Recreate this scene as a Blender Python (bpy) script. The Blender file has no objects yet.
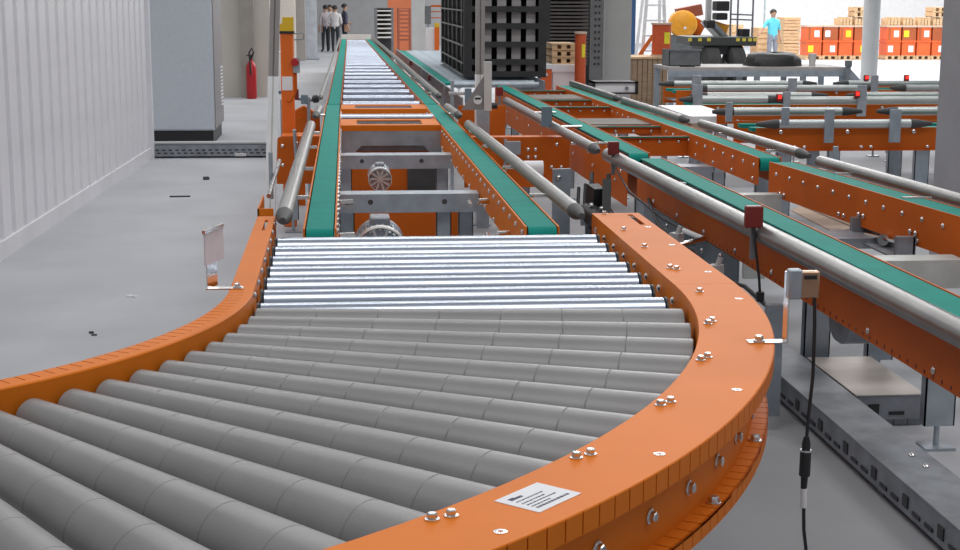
import bpy, math, random
from mathutils import Vector, Matrix
random.seed(7)
PI = math.pi
SC = bpy.context.scene
COL = SC.collection

# ------------------------------------------------------------------ camera
F, YAW, PIT, ROLL, CAMZ = 1503.2, .0915, .1826, .0036, 1.85

def cam_dir(x, y, fwd=1.0):
    """image offset (x right, y down, in focal lengths) -> world direction"""
    c, s = math.cos(ROLL), math.sin(ROLL)
    x, y = c*x + s*y, -s*x + c*y
    v = (x, fwd, -y)
    c, s = math.cos(PIT), math.sin(PIT)
    v = (v[0], c*v[1] + s*v[2], -s*v[1] + c*v[2])
    c, s = math.cos(YAW), math.sin(YAW)
    return Vector((c*v[0] + s*v[1], -s*v[0] + c*v[1], v[2]))

cd = bpy.data.cameras.new('camera')
cam = bpy.data.objects.new('camera', cd)
COL.objects.link(cam)
_r, _u, _f = cam_dir(1, 0, 0), cam_dir(0, -1, 0), cam_dir(0, 0, 1)
m = Matrix.Identity(4)
for i in range(3):
    m[i][0], m[i][1], m[i][2] = _r[i], _u[i], -_f[i]
m.translation = (0, 0, CAMZ)
cam.matrix_world = m
cd.sensor_fit = 'HORIZONTAL'
cd.sensor_width = 36
cd.lens = 36*F/960
cd.clip_start, cd.clip_end = .05, 300
SC.camera = cam

# ------------------------------------------------------------------ world, lamps, exposure
w = bpy.data.worlds.new('world')
SC.world = w
w.use_nodes = True
w.node_tree.nodes['Background'].inputs[0].default_value = (.93, .96, 1, 1)
w.node_tree.nodes['Background'].inputs[1].default_value = .30
SC.view_settings.view_transform = 'Standard'
SC.view_settings.look = 'None'
SC.view_settings.exposure = 0
SC.view_settings.gamma = 1
SC.view_settings.use_curve_mapping = False

def area(name, loc, sx, sy, power, rot=(0, 0, 0), col=(1, .99, .98)):
    l = bpy.data.lights.new(name, 'AREA')
    l.shape = 'RECTANGLE'
    l.size, l.size_y, l.energy, l.color = sx, sy, power, col
    o = bpy.data.objects.new(name, l)
    o.location, o.rotation_euler = loc, rot
    COL.objects.link(o)
    return o
# rows of unseen overhead lamps, added for streak highlights on the rollers
for yy in (12, 20, 28, 36):
    area('overhead_fill', (2, yy, 7.5), 14, 2.0, 370)
area('overhead_fill', (2, 3.0, 7.5), 14, 2.5, 420)  # unseen lamp added above the curve to brighten the foreground
# unseen area lamp added over the storage area to overexpose its floor
area('storage_fill', (17, 43, 9), 24, 24, 7000)

# ------------------------------------------------------------------ materials
MATS = {}

def mat(name, col, rough=.5, metal=0., var=.12, scale=6., bump=0., bscale=None, stretch=(1, 1, 1), emit=0, coat=0, spec=.5):
    if name in MATS:
        return MATS[name]
    ma = bpy.data.materials.new(name)
    ma.use_nodes = True
    nt = ma.node_tree
    b = nt.nodes['Principled BSDF']
    b.inputs['Roughness'].default_value = rough
    b.inputs['Metallic'].default_value = metal
    b.inputs['Specular IOR Level'].default_value = spec
    if coat:
        b.inputs['Coat Weight'].default_value = coat
    tc = nt.nodes.new('ShaderNodeTexCoord')
    mp = nt.nodes.new('ShaderNodeMapping')
    mp.inputs['Scale'].default_value = stretch
    nt.links.new(tc.outputs['Object'], mp.inputs[0])
    n = nt.nodes.new('ShaderNodeTexNoise')
    n.inputs['Scale'].default_value = scale
    n.inputs['Detail'].default_value = 6
    nt.links.new(mp.outputs[0], n.inputs['Vector'])
    r = nt.nodes.new('ShaderNodeValToRGB')
    r.color_ramp.elements[0].position = .3
    r.color_ramp.elements[1].position = .7
    r.color_ramp.elements[0].color = tuple(c*(1-var) for c in col[:3]) + (1,)
    r.color_ramp.elements[1].color = tuple(min(1, c*(1+var)) for c in col[:3]) + (1,)
    nt.links.new(n.outputs[0], r.inputs[0])
    nt.links.new(r.outputs[0], b.inputs['Base Color'])
    if bump:
        n2 = nt.nodes.new('ShaderNodeTexNoise')
        n2.inputs['Scale'].default_value = bscale or scale*10
        nt.links.new(mp.outputs[0], n2.inputs['Vector'])
        bp = nt.nodes.new('ShaderNodeBump')
        bp.inputs['Strength'].default_value = bump
        bp.inputs['Distance'].default_value = .01
        nt.links.new(n2.outputs[0], bp.inputs['Height'])
        nt.links.new(bp.outputs[0], b.inputs['Normal'])
    if emit:
        b.inputs['Emission Color'].default_value = tuple(col[:3]) + (1,)
        b.inputs['Emission Strength'].default_value = emit
    MATS[name] = ma
    return ma

def wood(name, col):
    if name in MATS:
        return MATS[name]
    return mat(name, col, .75, 0, .25, 5, .3, 30, (1, 1, 6))

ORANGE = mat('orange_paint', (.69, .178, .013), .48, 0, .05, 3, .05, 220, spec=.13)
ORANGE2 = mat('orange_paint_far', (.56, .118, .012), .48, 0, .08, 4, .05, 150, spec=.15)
GALV = mat('galvanised_steel', (.37, .42, .47), .40, .5, .16, 9, .04, 60)
GALVD = mat('dark_galvanised_steel', (.27, .29, .32), .45, .6, .2, 9, .04, 60)
STEEL = mat('zinc_roller_steel', (.53, .58, .68), .27, 1., .05, 5, 0, 90, (.3, 6, 6))
TUBE = mat('brushed_tube_steel', (.27, .265, .26), .33, .75, .12, 5, .03, 80)
BOLT = mat('zinc_bolt', (.70, .70, .70), .25, 1., .1, 20)
PLASTIC = mat('grey_plastic_sleeve', (.232, .228, .230), .36, 0, .06, 7, .05, 130)
CORE = mat('dark_roller_core', (.05, .05, .05), .6)
BLACK = mat('black_plastic', (.018, .018, .02), .45)
RUBBER = mat('dark_grey_rubber', (.06, .06, .062), .6)
BELT = mat('green_belt', (.006, .245, .200), .65, 0, .08, 8, .15, 300, spec=.15)
CONC = mat('concrete_floor', (.420, .434, .462), .75, 0, .10, 1.1, .12, 45)
WALLM = mat('left_wall_sheet', (.76, .765, .80), .45, .1, .06, 2)
PALE = mat('pale_plaster', (.60, .56, .51), .8, 0, .05, 1.5)
BEIGE = mat('beige_concrete', (.36, .33, .30), .85, 0, .08, 3, .1)
CABM = mat('cabinet_grey_paint', (.60, .64, .70), .5, 0, .04, 30)
WHITE = mat('white_paint', (.90, .90, .91), .45, 0, .04, 6)
OFFW = mat('off_white', (.62, .60, .58), .6, 0, .06, 6)
ALU = mat('aluminium_profile', (.40, .37, .36), .4, .5, .06, 6)
GREYC = mat('grey_column_paint', (.34, .34, .35), .6, 0, .06, 3)
LGREYC = mat('light_grey_column', (.52, .53, .53), .6, 0, .06, 3)
YEL = mat('yellow_paint', (.75, .48, .02), .4, 0, .08, 6)
RED = mat('red_paint', (.45, .015, .02), .35, 0, .08, 6)
DRED = mat('dark_red_plastic', (.18, .018, .015), .35)
REDLED = mat('red_lamp', (1, .03, .02), .4, emit=1.5)
RACK = mat('black_rack_steel', (.035, .036, .038), .5, .2, .2, 6)
RACKR = mat('rack_rail_grey', (.22, .22, .22), .5, .4)
RUST = mat('red_brown_slats', (.28, .08, .045), .6)
CARD = mat('cardboard', (.60, .46, .36), .85, 0, .06, 5)
WOOD = wood('pale_pine', (.62, .42, .24))
WOODD = wood('brown_timber', (.32, .22, .14))
CRATE = mat('orange_crate_plastic', (.75, .13, .03), .5, 0, .12, 3)
CRATED = mat('dark_orange_crate_plastic', (.42, .10, .03), .5, 0, .12, 3)
REEL = mat('orange_reel', (.60, .095, .025), .6, 0, .12, 8, .3, 60, (1, 1, 8))
BLUE = mat('blue_paint', (.03, .10, .24), .5)
BLUEC = mat('sensor_blue_grey', (.16, .22, .27), .4)
FOAM = mat('white_foam', (.82, .82, .84), .8, 0, .03, 9)
TARP = mat('black_tarpaulin', (.02, .022, .02), .5, 0, .3, 6, .8, 9)
DIRT = mat('dark_scrap', (.05, .05, .055), .7)
GREYP = mat('grey_machine_paint', (.16, .17, .18), .5, .2, .15, 6)
ASPH = mat('tyre_rubber', (.05, .052, .05), .8, 0, .2, 8)
PRINT = mat('label_print', (.06, .06, .10), .7)
PAPER = mat('label_paper', (.74, .74, .77), .6, 0, .03, 20)
REFL = mat('pale_reflector', (.66, .58, .60), .3, 0, .05, 20)
MIRR = mat('polished_bracket_steel', (.72, .70, .68), .16, 1., .05, 6)
SKIN = mat('skin', (.42, .24, .16), .6)
HAIR = mat('dark_hair', (.02, .016, .014), .6)
SHIRTW = mat('white_shirt', (.62, .60, .60), .8)
SHIRTB = mat('blue_tshirt', (.12, .55, .66), .8)
SHIRTN = mat('dark_navy_jacket', (.06, .06, .10), .8)
TROU = mat('dark_trousers', (.025, .03, .04), .8)
TROUG = mat('grey_trousers', (.24, .26, .31), .8)

# ------------------------------------------------------------------ mesh helpers
class MB:
    def __init__(s):
        s.v, s.f = [], []

    def add(s, vs, fs):
        n = len(s.v)
        s.v += [tuple(p) for p in vs]
        s.f += [tuple(i+n for i in f) for f in fs]
        return s

    def box(s, x0, x1, y0, y1, z0, z1):
        vs = [(x, y, z) for z in (z0, z1) for y in (y0, y1) for x in (x0, x1)]
        return s.add(vs, [(0, 2, 3, 1), (4, 5, 7, 6), (0, 1, 5, 4), (2, 6, 7, 3), (0, 4, 6, 2), (1, 3, 7, 5)])

    def cbox(s, c, d, rz=0, rx=0, ry=0):
        M = Matrix.Translation(c) @ Matrix.Rotation(rz, 4, 'Z') @ Matrix.Rotation(ry, 4, 'Y') @ Matrix.Rotation(rx, 4, 'X')
        vs = [M @ Vector((x*d[0]/2, y*d[1]/2, z*d[2]/2)) for z in (-1, 1) for y in (-1, 1) for x in (-1, 1)]
        return s.add(vs, [(0, 2, 3, 1), (4, 5, 7, 6), (0, 1, 5, 4), (2, 6, 7, 3), (0, 4, 6, 2), (1, 3, 7, 5)])

    def lathe(s, p0, p1, prof, n=20, caps=True):
        """prof: [(t along axis 0..1 or metres, radius)] revolved round p0->p1 (t in metres)"""
        p0, p1 = Vector(p0), Vector(p1)
        d = (p1-p0).normalized()
        a = d.orthogonal().normalized()
        b = d.cross(a)
        vs, fs = [], []
        for t, r in prof:
            for k in range(n):
                th = 2*PI*k/n
                vs.append(p0 + d*t + (a*math.cos(th) + b*math.sin(th))*r)
        for j in range(len(prof)-1):
            for k in range(n):
                k2 = (k+1) % n
                fs.append((j*n+k, j*n+k2, (j+1)*n+k2, (j+1)*n+k))
        if caps:
            fs.append(tuple(range(n-1, -1, -1)))
            fs.append(tuple((len(prof)-1)*n+k for k in range(n)))
        return s.add(vs, fs)

    def cyl(s, p0, p1, r, r1=None, n=16):
        L = (Vector(p1)-Vector(p0)).length
        return s.lathe(p0, p1, [(0, r), (L, r if r1 is None else r1)], n)

    def tube(s, pts, r, n=8):
        pts = [Vector(p) for p in pts]
        vs, fs = [], []
        a = None
        for i, p in enumerate(pts):
            d = (pts[min(i+1, len(pts)-1)] - pts[max(i-1, 0)]).normalized()
            a = d.orthogonal().normalized() if a is None else (a - d*a.dot(d)).normalized()
            b = d.cross(a)
            for k in range(n):
                th = 2*PI*k/n
                vs.append(p + (a*math.cos(th)+b*math.sin(th))*r)
        for j in range(len(pts)-1):
            for k in range(n):
                k2 = (k+1) % n
                fs.append((j*n+k, j*n+k2, (j+1)*n+k2, (j+1)*n+k))
        fs += [tuple(range(n-1, -1, -1)), tuple((len(pts)-1)*n+k for k in range(n))]
        return s.add(vs, fs)

    def prism(s, poly, axis, a0, a1):
        """poly 2d points; axis 'x': (y,z), 'y': (x,z), 'z': (x,y)"""
        def P(p, a):
            return (a, p[0], p[1]) if axis == 'x' else (p[0], a, p[1]) if axis == 'y' else (p[0], p[1], a)
        n = len(poly)
        vs = [P(p, a0) for p in poly] + [P(p, a1) for p in poly]
        fs = [tuple(range(n-1, -1, -1)), tuple(range(n, 2*n))] + [(i, (i+1) % n, n+(i+1) % n, n+i) for i in range(n)]
        return s.add(vs, fs)

    def sweep(s, prof, stations):
        """closed (r,z) profile along stations: functions r -> (x,y)"""
        n = len(prof)
        vs, fs = [], []
        for st in stations:
            for r, z in prof:
                x, y = st(r)
                vs.append((x, y, z))
        for j in range(len(stations)-1):
            for k in range(n):
                k2 = (k+1) % n
                fs.append((j*n+k, j*n+k2, (j+1)*n+k2, (j+1)*n+k))
        fs += [tuple(range(n-1, -1, -1)), tuple((len(stations)-1)*n+k for k in range(n))]
        return s.add(vs, fs)

    def mesh(s, name, ma):
        me = bpy.data.meshes.new(name)
        me.from_pydata(s.v, [], s.f)
        me.update()
        import bmesh
        bm = bmesh.new()
        bm.from_mesh(me)
        bmesh.ops.recalc_face_normals(bm, faces=bm.faces)
        bm.to_mesh(me)
        bm.free()
        me.polygons.foreach_set('use_smooth', [True]*len(me.polygons))
        me.set_sharp_from_angle(angle=math.radians(32))
        me.materials.append(ma)
        return me

WL = {}      # world location of every object (objects that parent others are never rotated unless local coords are used)

def link(name, data, parent=None, loc=(0, 0, 0), rot=None, scale=None):
    o = bpy.data.objects.new(name, data)
    COL.objects.link(o)
    base = Vector((0, 0, 0))
    if parent is not None:
        o.parent = parent
        base = WL[parent.name]
    o.location = Vector(loc) - base
    WL[o.name] = Vector(loc)
    if rot is not None:
        o.rotation_euler = rot
    if scale is not None:
        o.scale = scale
    return o

def obj(name, mb, ma, parent=None, loc=(0, 0, 0), rot=None, scale=None, label=None, bevel=0):
    me = mb.mesh(name, ma) if isinstance(mb, MB) else mb
    o = link(name, me, parent, loc, rot, scale)
    if label:
        o['label'] = label
    if bevel:
        bv = o.modifiers.new('bevel', 'BEVEL')
        bv.width, bv.segments, bv.limit_method = bevel, 2, 'ANGLE'
    return o

def tag(o, label, cat, group=None):
    o['label'], o['category'] = label, cat
    if group:
        o['group'] = group
    return o

def thing(name, label, cat, loc=(0, 0, 0), group=None):
    return tag(link(name, None, None, loc), label, cat, group)

def struct(name, mb, ma, **k):
    o = obj(name, mb, ma, **k)
    o['kind'] = 'structure'
    return o

def B(*a):
    return MB().box(*a)

# shared bolt meshes (axis +Z)
def hexbolt():
    b = MB()
    b.lathe((0, 0, 0), (0, 0, 1), [(0, .0150), (.003, .0150), (.004, .0128)], 16)
    b.lathe((0, 0, .004), (0, 0, 1), [(0, .0105), (.0085, .0105), (.0105, .0085)], 6)
    return b.mesh('bolt', BOLT)
def domebolt():
    b = MB()
    b.lathe((0, 0, 0), (0, 0, 1), [(0, .0135), (.004, .0135), (.009, .010), (.012, .004)], 10)
    return b.mesh('bolt', BOLT)
def csk():
    b = MB()
    b.lathe((0, 0, -.004), (0, 0, 1), [(0, .0140), (.0052, .0140), (.0056, .0125), (.0056, .0050), (.0020, .0045)], 18)
    return b.mesh('countersunk_screw', BOLT)
HEX, DOME, CSK = hexbolt(), domebolt(), csk()
RX = {'+z': (0, 0, 0), '-x': (0, -PI/2, 0), '+x': (0, PI/2, 0), '-y': (PI/2, 0, 0), '+y': (-PI/2, 0, 0)}

def bolt(parent, loc, face='-x', mesh=None, rz=0, s=1.):
    r = RX[face]
    return obj('bolt', mesh or DOME, None, parent, loc, (r[0], r[1], r[2]+rz), (s, s, s))

# ------------------------------------------------------------------ setting
fl = struct('floor', B(-14, 48, -4, 66, -.2, 0), CONC)

# left sheet-metal wall: base channel, sheet and ribs
wl = link('wall_left', None, None, (-2.59, 7.0, 0))
wl['kind'] = 'structure'
ang = math.atan2(.0324, 1)
def wpt(t, off, z):          # along wall, off towards room
    return (-2.59 + t*math.sin(ang) + off*math.cos(ang), 7.0 + t*math.cos(ang) - off*math.sin(ang), z)
obj('sheet', MB().cbox(wpt(5.3, -.06, 2), (.08, 10.7, 4), -ang), WALLM, wl)
obj('base_channel', MB().cbox(wpt(5.3, .0, .065), (.10, 10.7, .13), -ang), WALLM, wl)
rib = MB().prism([(-.145, -.02), (.145, -.02), (.118, .035), (-.118, .035)], 'z', 0.13, 4.0).mesh('rib', WALLM)
for k in range(30):
    obj('rib', rib, None, wl, wpt(.18+k*.352, 0, 0), (0, 0, -ang-PI/2))
obj('end_trim', MB().cbox(wpt(10.66, .01, 2), (.12, .07, 4), -ang), WALLM, wl)

struct('wall_far_left', B(-2.6, -1.32, 28.6, 29.0, 0, 5), PALE)
struct('trim_pilaster', B(-1.86, -1.60, 28.30, 28.6, 0, 5), BEIGE)
struct('wall_behind_left', B(-6, -2.2, 30, 30.4, 0, 5), PALE)
struct('wall_recess_left', B(-2.4, -1.22, 41, 41.4, 0, 5), PALE)
struct('wall_side_left', B(-2.2, -1.9, 33, 40, 0, 5), PALE)
struct('wall_back', B(-8, 4.5, 60, 60.4, 0, 6), GREYC)
struct('wall_back_right', B(4.5, 48, 62, 62.4, 0, 8), WHITE)
struct('wall_right', B(47, 47.4, 20, 62, 0, 8), WHITE)

# ------------------------------------------------------------------ curved roller conveyor
CX, CY, ZT = -2.0573, 5.1652, .85
RO, RI, RW = 3.448, 3.224, 3.385          # outer rail: outer edge, inner edge, recessed web
LO, LI = 1.660, 1.7445                    # inner rail
YE = 6.955                                # straight end of the rails
def pol(r, a, z=None):
    a = math.radians(a)
    p = (CX + r*math.cos(a), CY + r*math.sin(a))
    return p if z is None else p + (z,)
def st_y(y):
    return lambda r: (CX + r, y)
def st_a(a):
    return lambda r: pol(r, a)
ARC = [st_a(-a) for a in range(0, 91, 2)]
CURVE = thing('curved_roller_conveyor', 'orange curved roller conveyor with steel and grey tapered rollers in the foreground', 'conveyor', (.3, 4.4, 0))
t = .007
outer = obj('outer_rail', MB().sweep([(RI, ZT-t), (RO, ZT-t), (RO, ZT), (RI, ZT)], ARC), ORANGE, CURVE, bevel=.002)
# straight end of the top plate, with its open slot
xa, xb = CX+RI, CX+RO
p = MB().box(xa, xb, CY, 6.58, ZT-t, ZT).box(xa, 1.325, 6.58, 6.90, ZT-t, ZT).box(1.350, xb, 6.58, 6.90, ZT-t, ZT).box(xa, xb, 6.90, YE, ZT-t, ZT)
obj('straight_plate', p, ORANGE, outer)
p = MB().sweep([(RI, .62), (RI+t, .62), (RI+t, ZT-t), (RI, ZT-t)], [st_y(YE)] + ARC)
obj('inner_wall', p, ORANGE, outer)
p = MB().sweep([(RW, .62), (RW+t, .62), (RW+t, ZT-t), (RW, ZT-t)], [st_y(YE)] + ARC)
obj('web', p, ORANGE, outer)
obj('end_plate', B(xa, CX+RW, YE-.007, YE, .62, ZT-t), ORANGE, outer)
p = MB().sweep([(RW, .633), (RO-.06, .633), (RO-.06, .64), (RW, .64)], [st_y(YE)] + ARC)
obj('bottom_flange_root', p, ORANGE, outer)
# folded tabs of the top and bottom flange (cut sheet, one tab per degree)
def ring_piece(r0, r1, z0, z1, half):
    h = math.radians(half)
    mb = MB()
    vs = [(r*math.cos(a), r*math.sin(a), z) for z in (z0, z1) for r in (r0, r1) for a in (-h, h)]
    return mb.add(vs, [(0, 1, 3, 2), (4, 6, 7, 5), (0, 4, 5, 1), (2, 3, 7, 6), (0, 2, 6, 4), (1, 5, 7, 3)])
tab_m = ring_piece(RO-.006, RO+.001, ZT-.050, ZT-.002, .46).mesh('tab', ORANGE)
low_m = ring_piece(RO-.06, RO-.010, .633, .640, .46)
low_m.v += []
low_m = low_m.add(*(lambda q: (q.v, q.f))(ring_piece(RO-.016, RO-.010, .600, .640, .46))).mesh('flange_tab', ORANGE)
for a in range(0, 90):
    obj('tab', tab_m, None, outer, (CX, CY, 0), (0, 0, math.radians(-a-.5)))
    obj('flange_tab', low_m, None, outer, (CX, CY, 0), (0, 0, math.radians(-a-.5)))
obj('straight_lip', B(xb-.006, xb, CY+.01, YE, ZT-.05, ZT-t), ORANGE, outer)
# bolts on the top plate
for y in (6.925, 6.43, 5.97, 5.485):
    bolt(CURVE, (1.222, y, ZT), '+z', HEX)
bolt(CURVE, (1.240, 5.455, ZT), '+z', HEX)
bolt(CURVE, pol(3.284, -2.6, ZT), '+z', HEX)
for a in (-11.4, -20.0, -28.9, -37.7, -46.6, -55.4, -64, -73, -82):
    bolt(CURVE, pol(3.254, a-.35, ZT), '+z', HEX, .3)
    bolt(CURVE, pol(3.268, a+.35, ZT), '+z', HEX, .5)
for y in (6.508, 6.014, 5.393):
    obj('countersunk_screw', CSK, None, CURVE, (1.345, y, ZT))
for a in (-4.7, -25.4, -35.9, -46.3, -57, -68, -80):
    obj('countersunk_screw', CSK, None, CURVE, pol(3.397, a, ZT))
# bolts through the web and the bottom flange
for a in (-17, -21, -24.9, -28.7, -32.6, -36.5, -40.6, -44.8, -49):
    bolt(CURVE, pol(RW+t, a, .715), '+x', HEX, math.radians(a), 1.25)
for a in (-12, -21, -30.4, -39.6, -49):
    bolt(CURVE, pol(3.416, a, .640), '+z', HEX, .2, 1.25)
for k in range(10):
    bolt(CURVE, (CX+RI, 6.82-.236*k if k < 8 else 5.0, .79), '-x', DOME) if k < 8 else None

# rating plate on the top plate
lab = obj('rating_label', MB().cbox((0, 0, .0006), (.112, .150, .0012)), PAPER, CURVE, pol(3.331, -42.8, ZT), (0, 0, math.radians(-42.8)), label='white printed rating label with small dark lettering')
pm = MB()
pm.cbox((-.032, -.045, .0014), (.012, .018, .0006)).cbox((-.030, -.025, .0014), (.008, .020, .0006))
for i, (r, ln) in enumerate(((-.014, .085), (.000, .070), (.012, .095), (.024, .060), (.036, .105))):
    x = -.055
    while x < -.055+ln:
        wd = random.uniform(.004, .011)
        pm.cbox((r, x+wd/2, .0014), (.0042 if i < 4 else .007, wd, .0005))
        x += wd + .003
po = obj('print', pm, PRINT, None)
po.parent = lab
# inner rail
inner = obj('inner_rail', MB().sweep([(LI-.030, ZT-t), (LI, ZT-t), (LI, ZT-.004), (LI-.004, ZT), (LI-.030, ZT)], ARC), ORANGE, CURVE)
obj('inner_wall', MB().sweep([(LI-t, .62), (LI, .62), (LI, ZT-t), (LI-t, ZT-t)], [st_y(YE)] + ARC), ORANGE, inner)
xl, xr = CX+LO, CX+LI
p = MB().box(xl, xr, CY, 6.53, ZT-t, ZT).box(xl, -.356, 6.53, 6.84, ZT-t, ZT).box(-.342, xr, 6.53, 6.84, ZT-t, ZT).box(xl, xr, 6.84, YE, ZT-t, ZT)
obj('straight_plate', p, ORANGE, inner, bevel=.002)
obj('straight_lip', B(xl, xl+.006, CY, YE, ZT-.10, ZT-t), ORANGE, inner)
ltab = ring_piece(LO, LI-.030, ZT-t, ZT, .70)
q = ring_piece(LO-.001, LO+.006, ZT-.06, ZT-t, .70)
ltab = ltab.add(q.v, q.f).mesh('tab', ORANGE)
for k in range(58):
    obj('tab', ltab, None, inner, (CX, CY, 0), (0, 0, math.radians(-.78-1.55*k)))
obj('bottom_flange', MB().sweep([(LO, .62), (LI, .62), (LI, .627), (LO, .627)], [st_y(YE)] + ARC), ORANGE, inner)
for k in range(8):
    bolt(CURVE, (CX+LI, 6.80-.236*k, .835), '+x', DOME, 0, .8)
# straight steel rollers
XR0, XR1 = CX+LI+.012, CX+RI-.036
ZR, RR = .760, .053
sr = MB().lathe((XR0+.01, 0, 0), (XR1-.01, 0, 0), [(0, RR-.004), (.004, RR), (XR1-XR0-.024, RR), (XR1-XR0-.02, RR-.004)], 28).mesh('roller', STEEL)
cap = MB().lathe((0, 0, 0), (1, 0, 0), [(0, .010), (.006, .010), (.006, RR+.001), (.014, RR+.001)], 20).mesh('end_cap', BLACK)
for k in range(7):
    y = 6.545-.2385*k
    r = obj('roller', sr, None, CURVE, (0, y, ZR))
    obj('end_cap', cap, None, r, (XR1+.006, y, ZR), (0, 0, PI))
    obj('end_cap', cap, None, r, (XR0-.006, y, ZR))
# tapered rollers with seven plastic sleeves each
R_IN, R_OUT = LI+.014, RI-.012
NS = 7
seg = (R_OUT-R_IN-.01)/NS
def rad(s):
    return .050 + (.092-.050)*s/(R_OUT-R_IN)
sleeves = []
ZTOP = .813
tilt = math.atan((.092-.050)/(R_OUT-R_IN))
for j in range(NS):
    s0, s1 = .005+j*seg, .005+(j+1)*seg
    g = .002
    sleeves.append(MB().lathe((s0, 0, 0), (s1, 0, 0), [(0, rad(s0)-g), (.0025, rad(s0)), (seg-.0025, rad(s1)), (seg, rad(s1)-g)], 30, False).mesh('sleeve', PLASTIC))
core = MB().lathe((-.010, 0, 0), (R_OUT-R_IN+.010, 0, 0), [(0, .012), (.012, .012), (.0125, .045), (R_OUT-R_IN+.005, .086), (R_OUT-R_IN+.0055, .012), (R_OUT-R_IN+.02, .012)], 20).mesh('roller', CORE)
for k in range(21):
    a = -4.6-4.1*k
    loc = pol(R_IN, a, ZTOP-.050)
    rot = (0, tilt, math.radians(a))
    r = obj('roller', core, None, CURVE, loc, rot)
    for j in range(NS):
        o = bpy.data.objects.new('sleeve', sleeves[j])
        COL.objects.link(o)
        o.parent = r
# stand
for (x, y) in ((-.20, 6.3), (1.05, 6.3), (-.55, 4.2), (.75, 3.75), (-1.6, 3.25), (-1.6, 2.1)):
    lg = obj('leg', B(x-.03, x+.03, y-.03, y+.03, .02, .63), GALV, CURVE)
    obj('foot', B(x-.07, x+.07, y-.06, y+.06, 0, .02), GALV, lg)
obj('crossbar', B(-.31, 1.17, 6.27, 6.33, .60, .66), GALVD, CURVE)
# reflector bracket on the inner rail
br = obj('reflector_bracket', MB().box(-.478, -.350, 5.175, 5.215, ZT, ZT+.004), MIRR, CURVE, label='bent steel bracket carrying a pale reflector plate')
dv = Vector((.050, .165, 0)); d0 = Vector((-.478, 5.165, 0))
pa = math.atan2(dv.y, dv.x)
def plate(z0, z1, u0, u1, th, ma, nm):
    c = d0 + dv*((u0+u1)/2)
    obj(nm, MB().cbox((c.x, c.y, (z0+z1)/2), (dv.length*(u1-u0), th, z1-z0), pa), ma, br)
plate(ZT, .950, .08, .62, .004, MIRR, 'upright')
plate(.935, 1.050, 0, 1, .005, REFL, 'reflector')
plate(1.047, 1.060, -.02, 1.0, .012, MIRR, 'top_fold')
obj('bolt', HEX, None, br, (-.372, 5.20, ZT+.004))
# sensor bracket with cable on the outer rail
br = obj('sensor_bracket', MB().box(1.185, 1.300, 4.222, 4.262, ZT, ZT+.004), MIRR, CURVE, label='slotted steel sensor bracket with box sensor')
obj('bolt', HEX, None, br, (1.218, 4.242, ZT+.004), None, (1.2, 1.2, 1.2))
obj('upright', B(1.294, 1.299, 4.218, 4.262, ZT, 1.060), MIRR, br)
obj('sensor', MB().box(1.296, 1.384, 4.205, 4.232, .988, 1.068), mat('sensor_orange_reflection', (.55, .36, .24), .25, .85, .1, 5), br, bevel=.006)  # orange reflection in the polished steel, painted as a brass-coloured face
obj('hood', MB().box(1.290, 1.330, 4.200, 4.236, .985, 1.074), GALV, br, bevel=.006)
obj('slot', B(1.336, 1.372, 4.200, 4.206, 1.045, 1.056), BLACK, br)
cab = MB().tube([(1.372, 4.215, .99), (1.376, 4.214, .90), (1.376, 4.21, .75), (1.366, 4.205, .62), (1.362, 4.2, .56)], .0055)
obj('cable', cab, BLACK, br)
obj('connector', MB().lathe((1.362, 4.2, .57), (1.360, 4.2, .40), [(0, .008), (.02, .013), (.045, .013), (.046, .017), (.12, .017), (.125, .011), (.17, .009)], 14), BLACK, br)
obj('connector_nut', MB().cyl((1.3615, 4.2, .530), (1.3612, 4.2, .512), .0165), BOLT, br)
obj('cable_tag', MB().cyl((1.360, 4.2, .41), (1.362, 4.2, .35), .010), WHITE, br)
obj('cable_tail', MB().tube([(1.362, 4.2, .36), (1.366, 4.2, .28), (1.378, 4.2, .20), (1.39, 4.22, .10), (1.38, 4.3, .03), (1.30, 4.6, .012)], .0055), BLACK, br)

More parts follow.
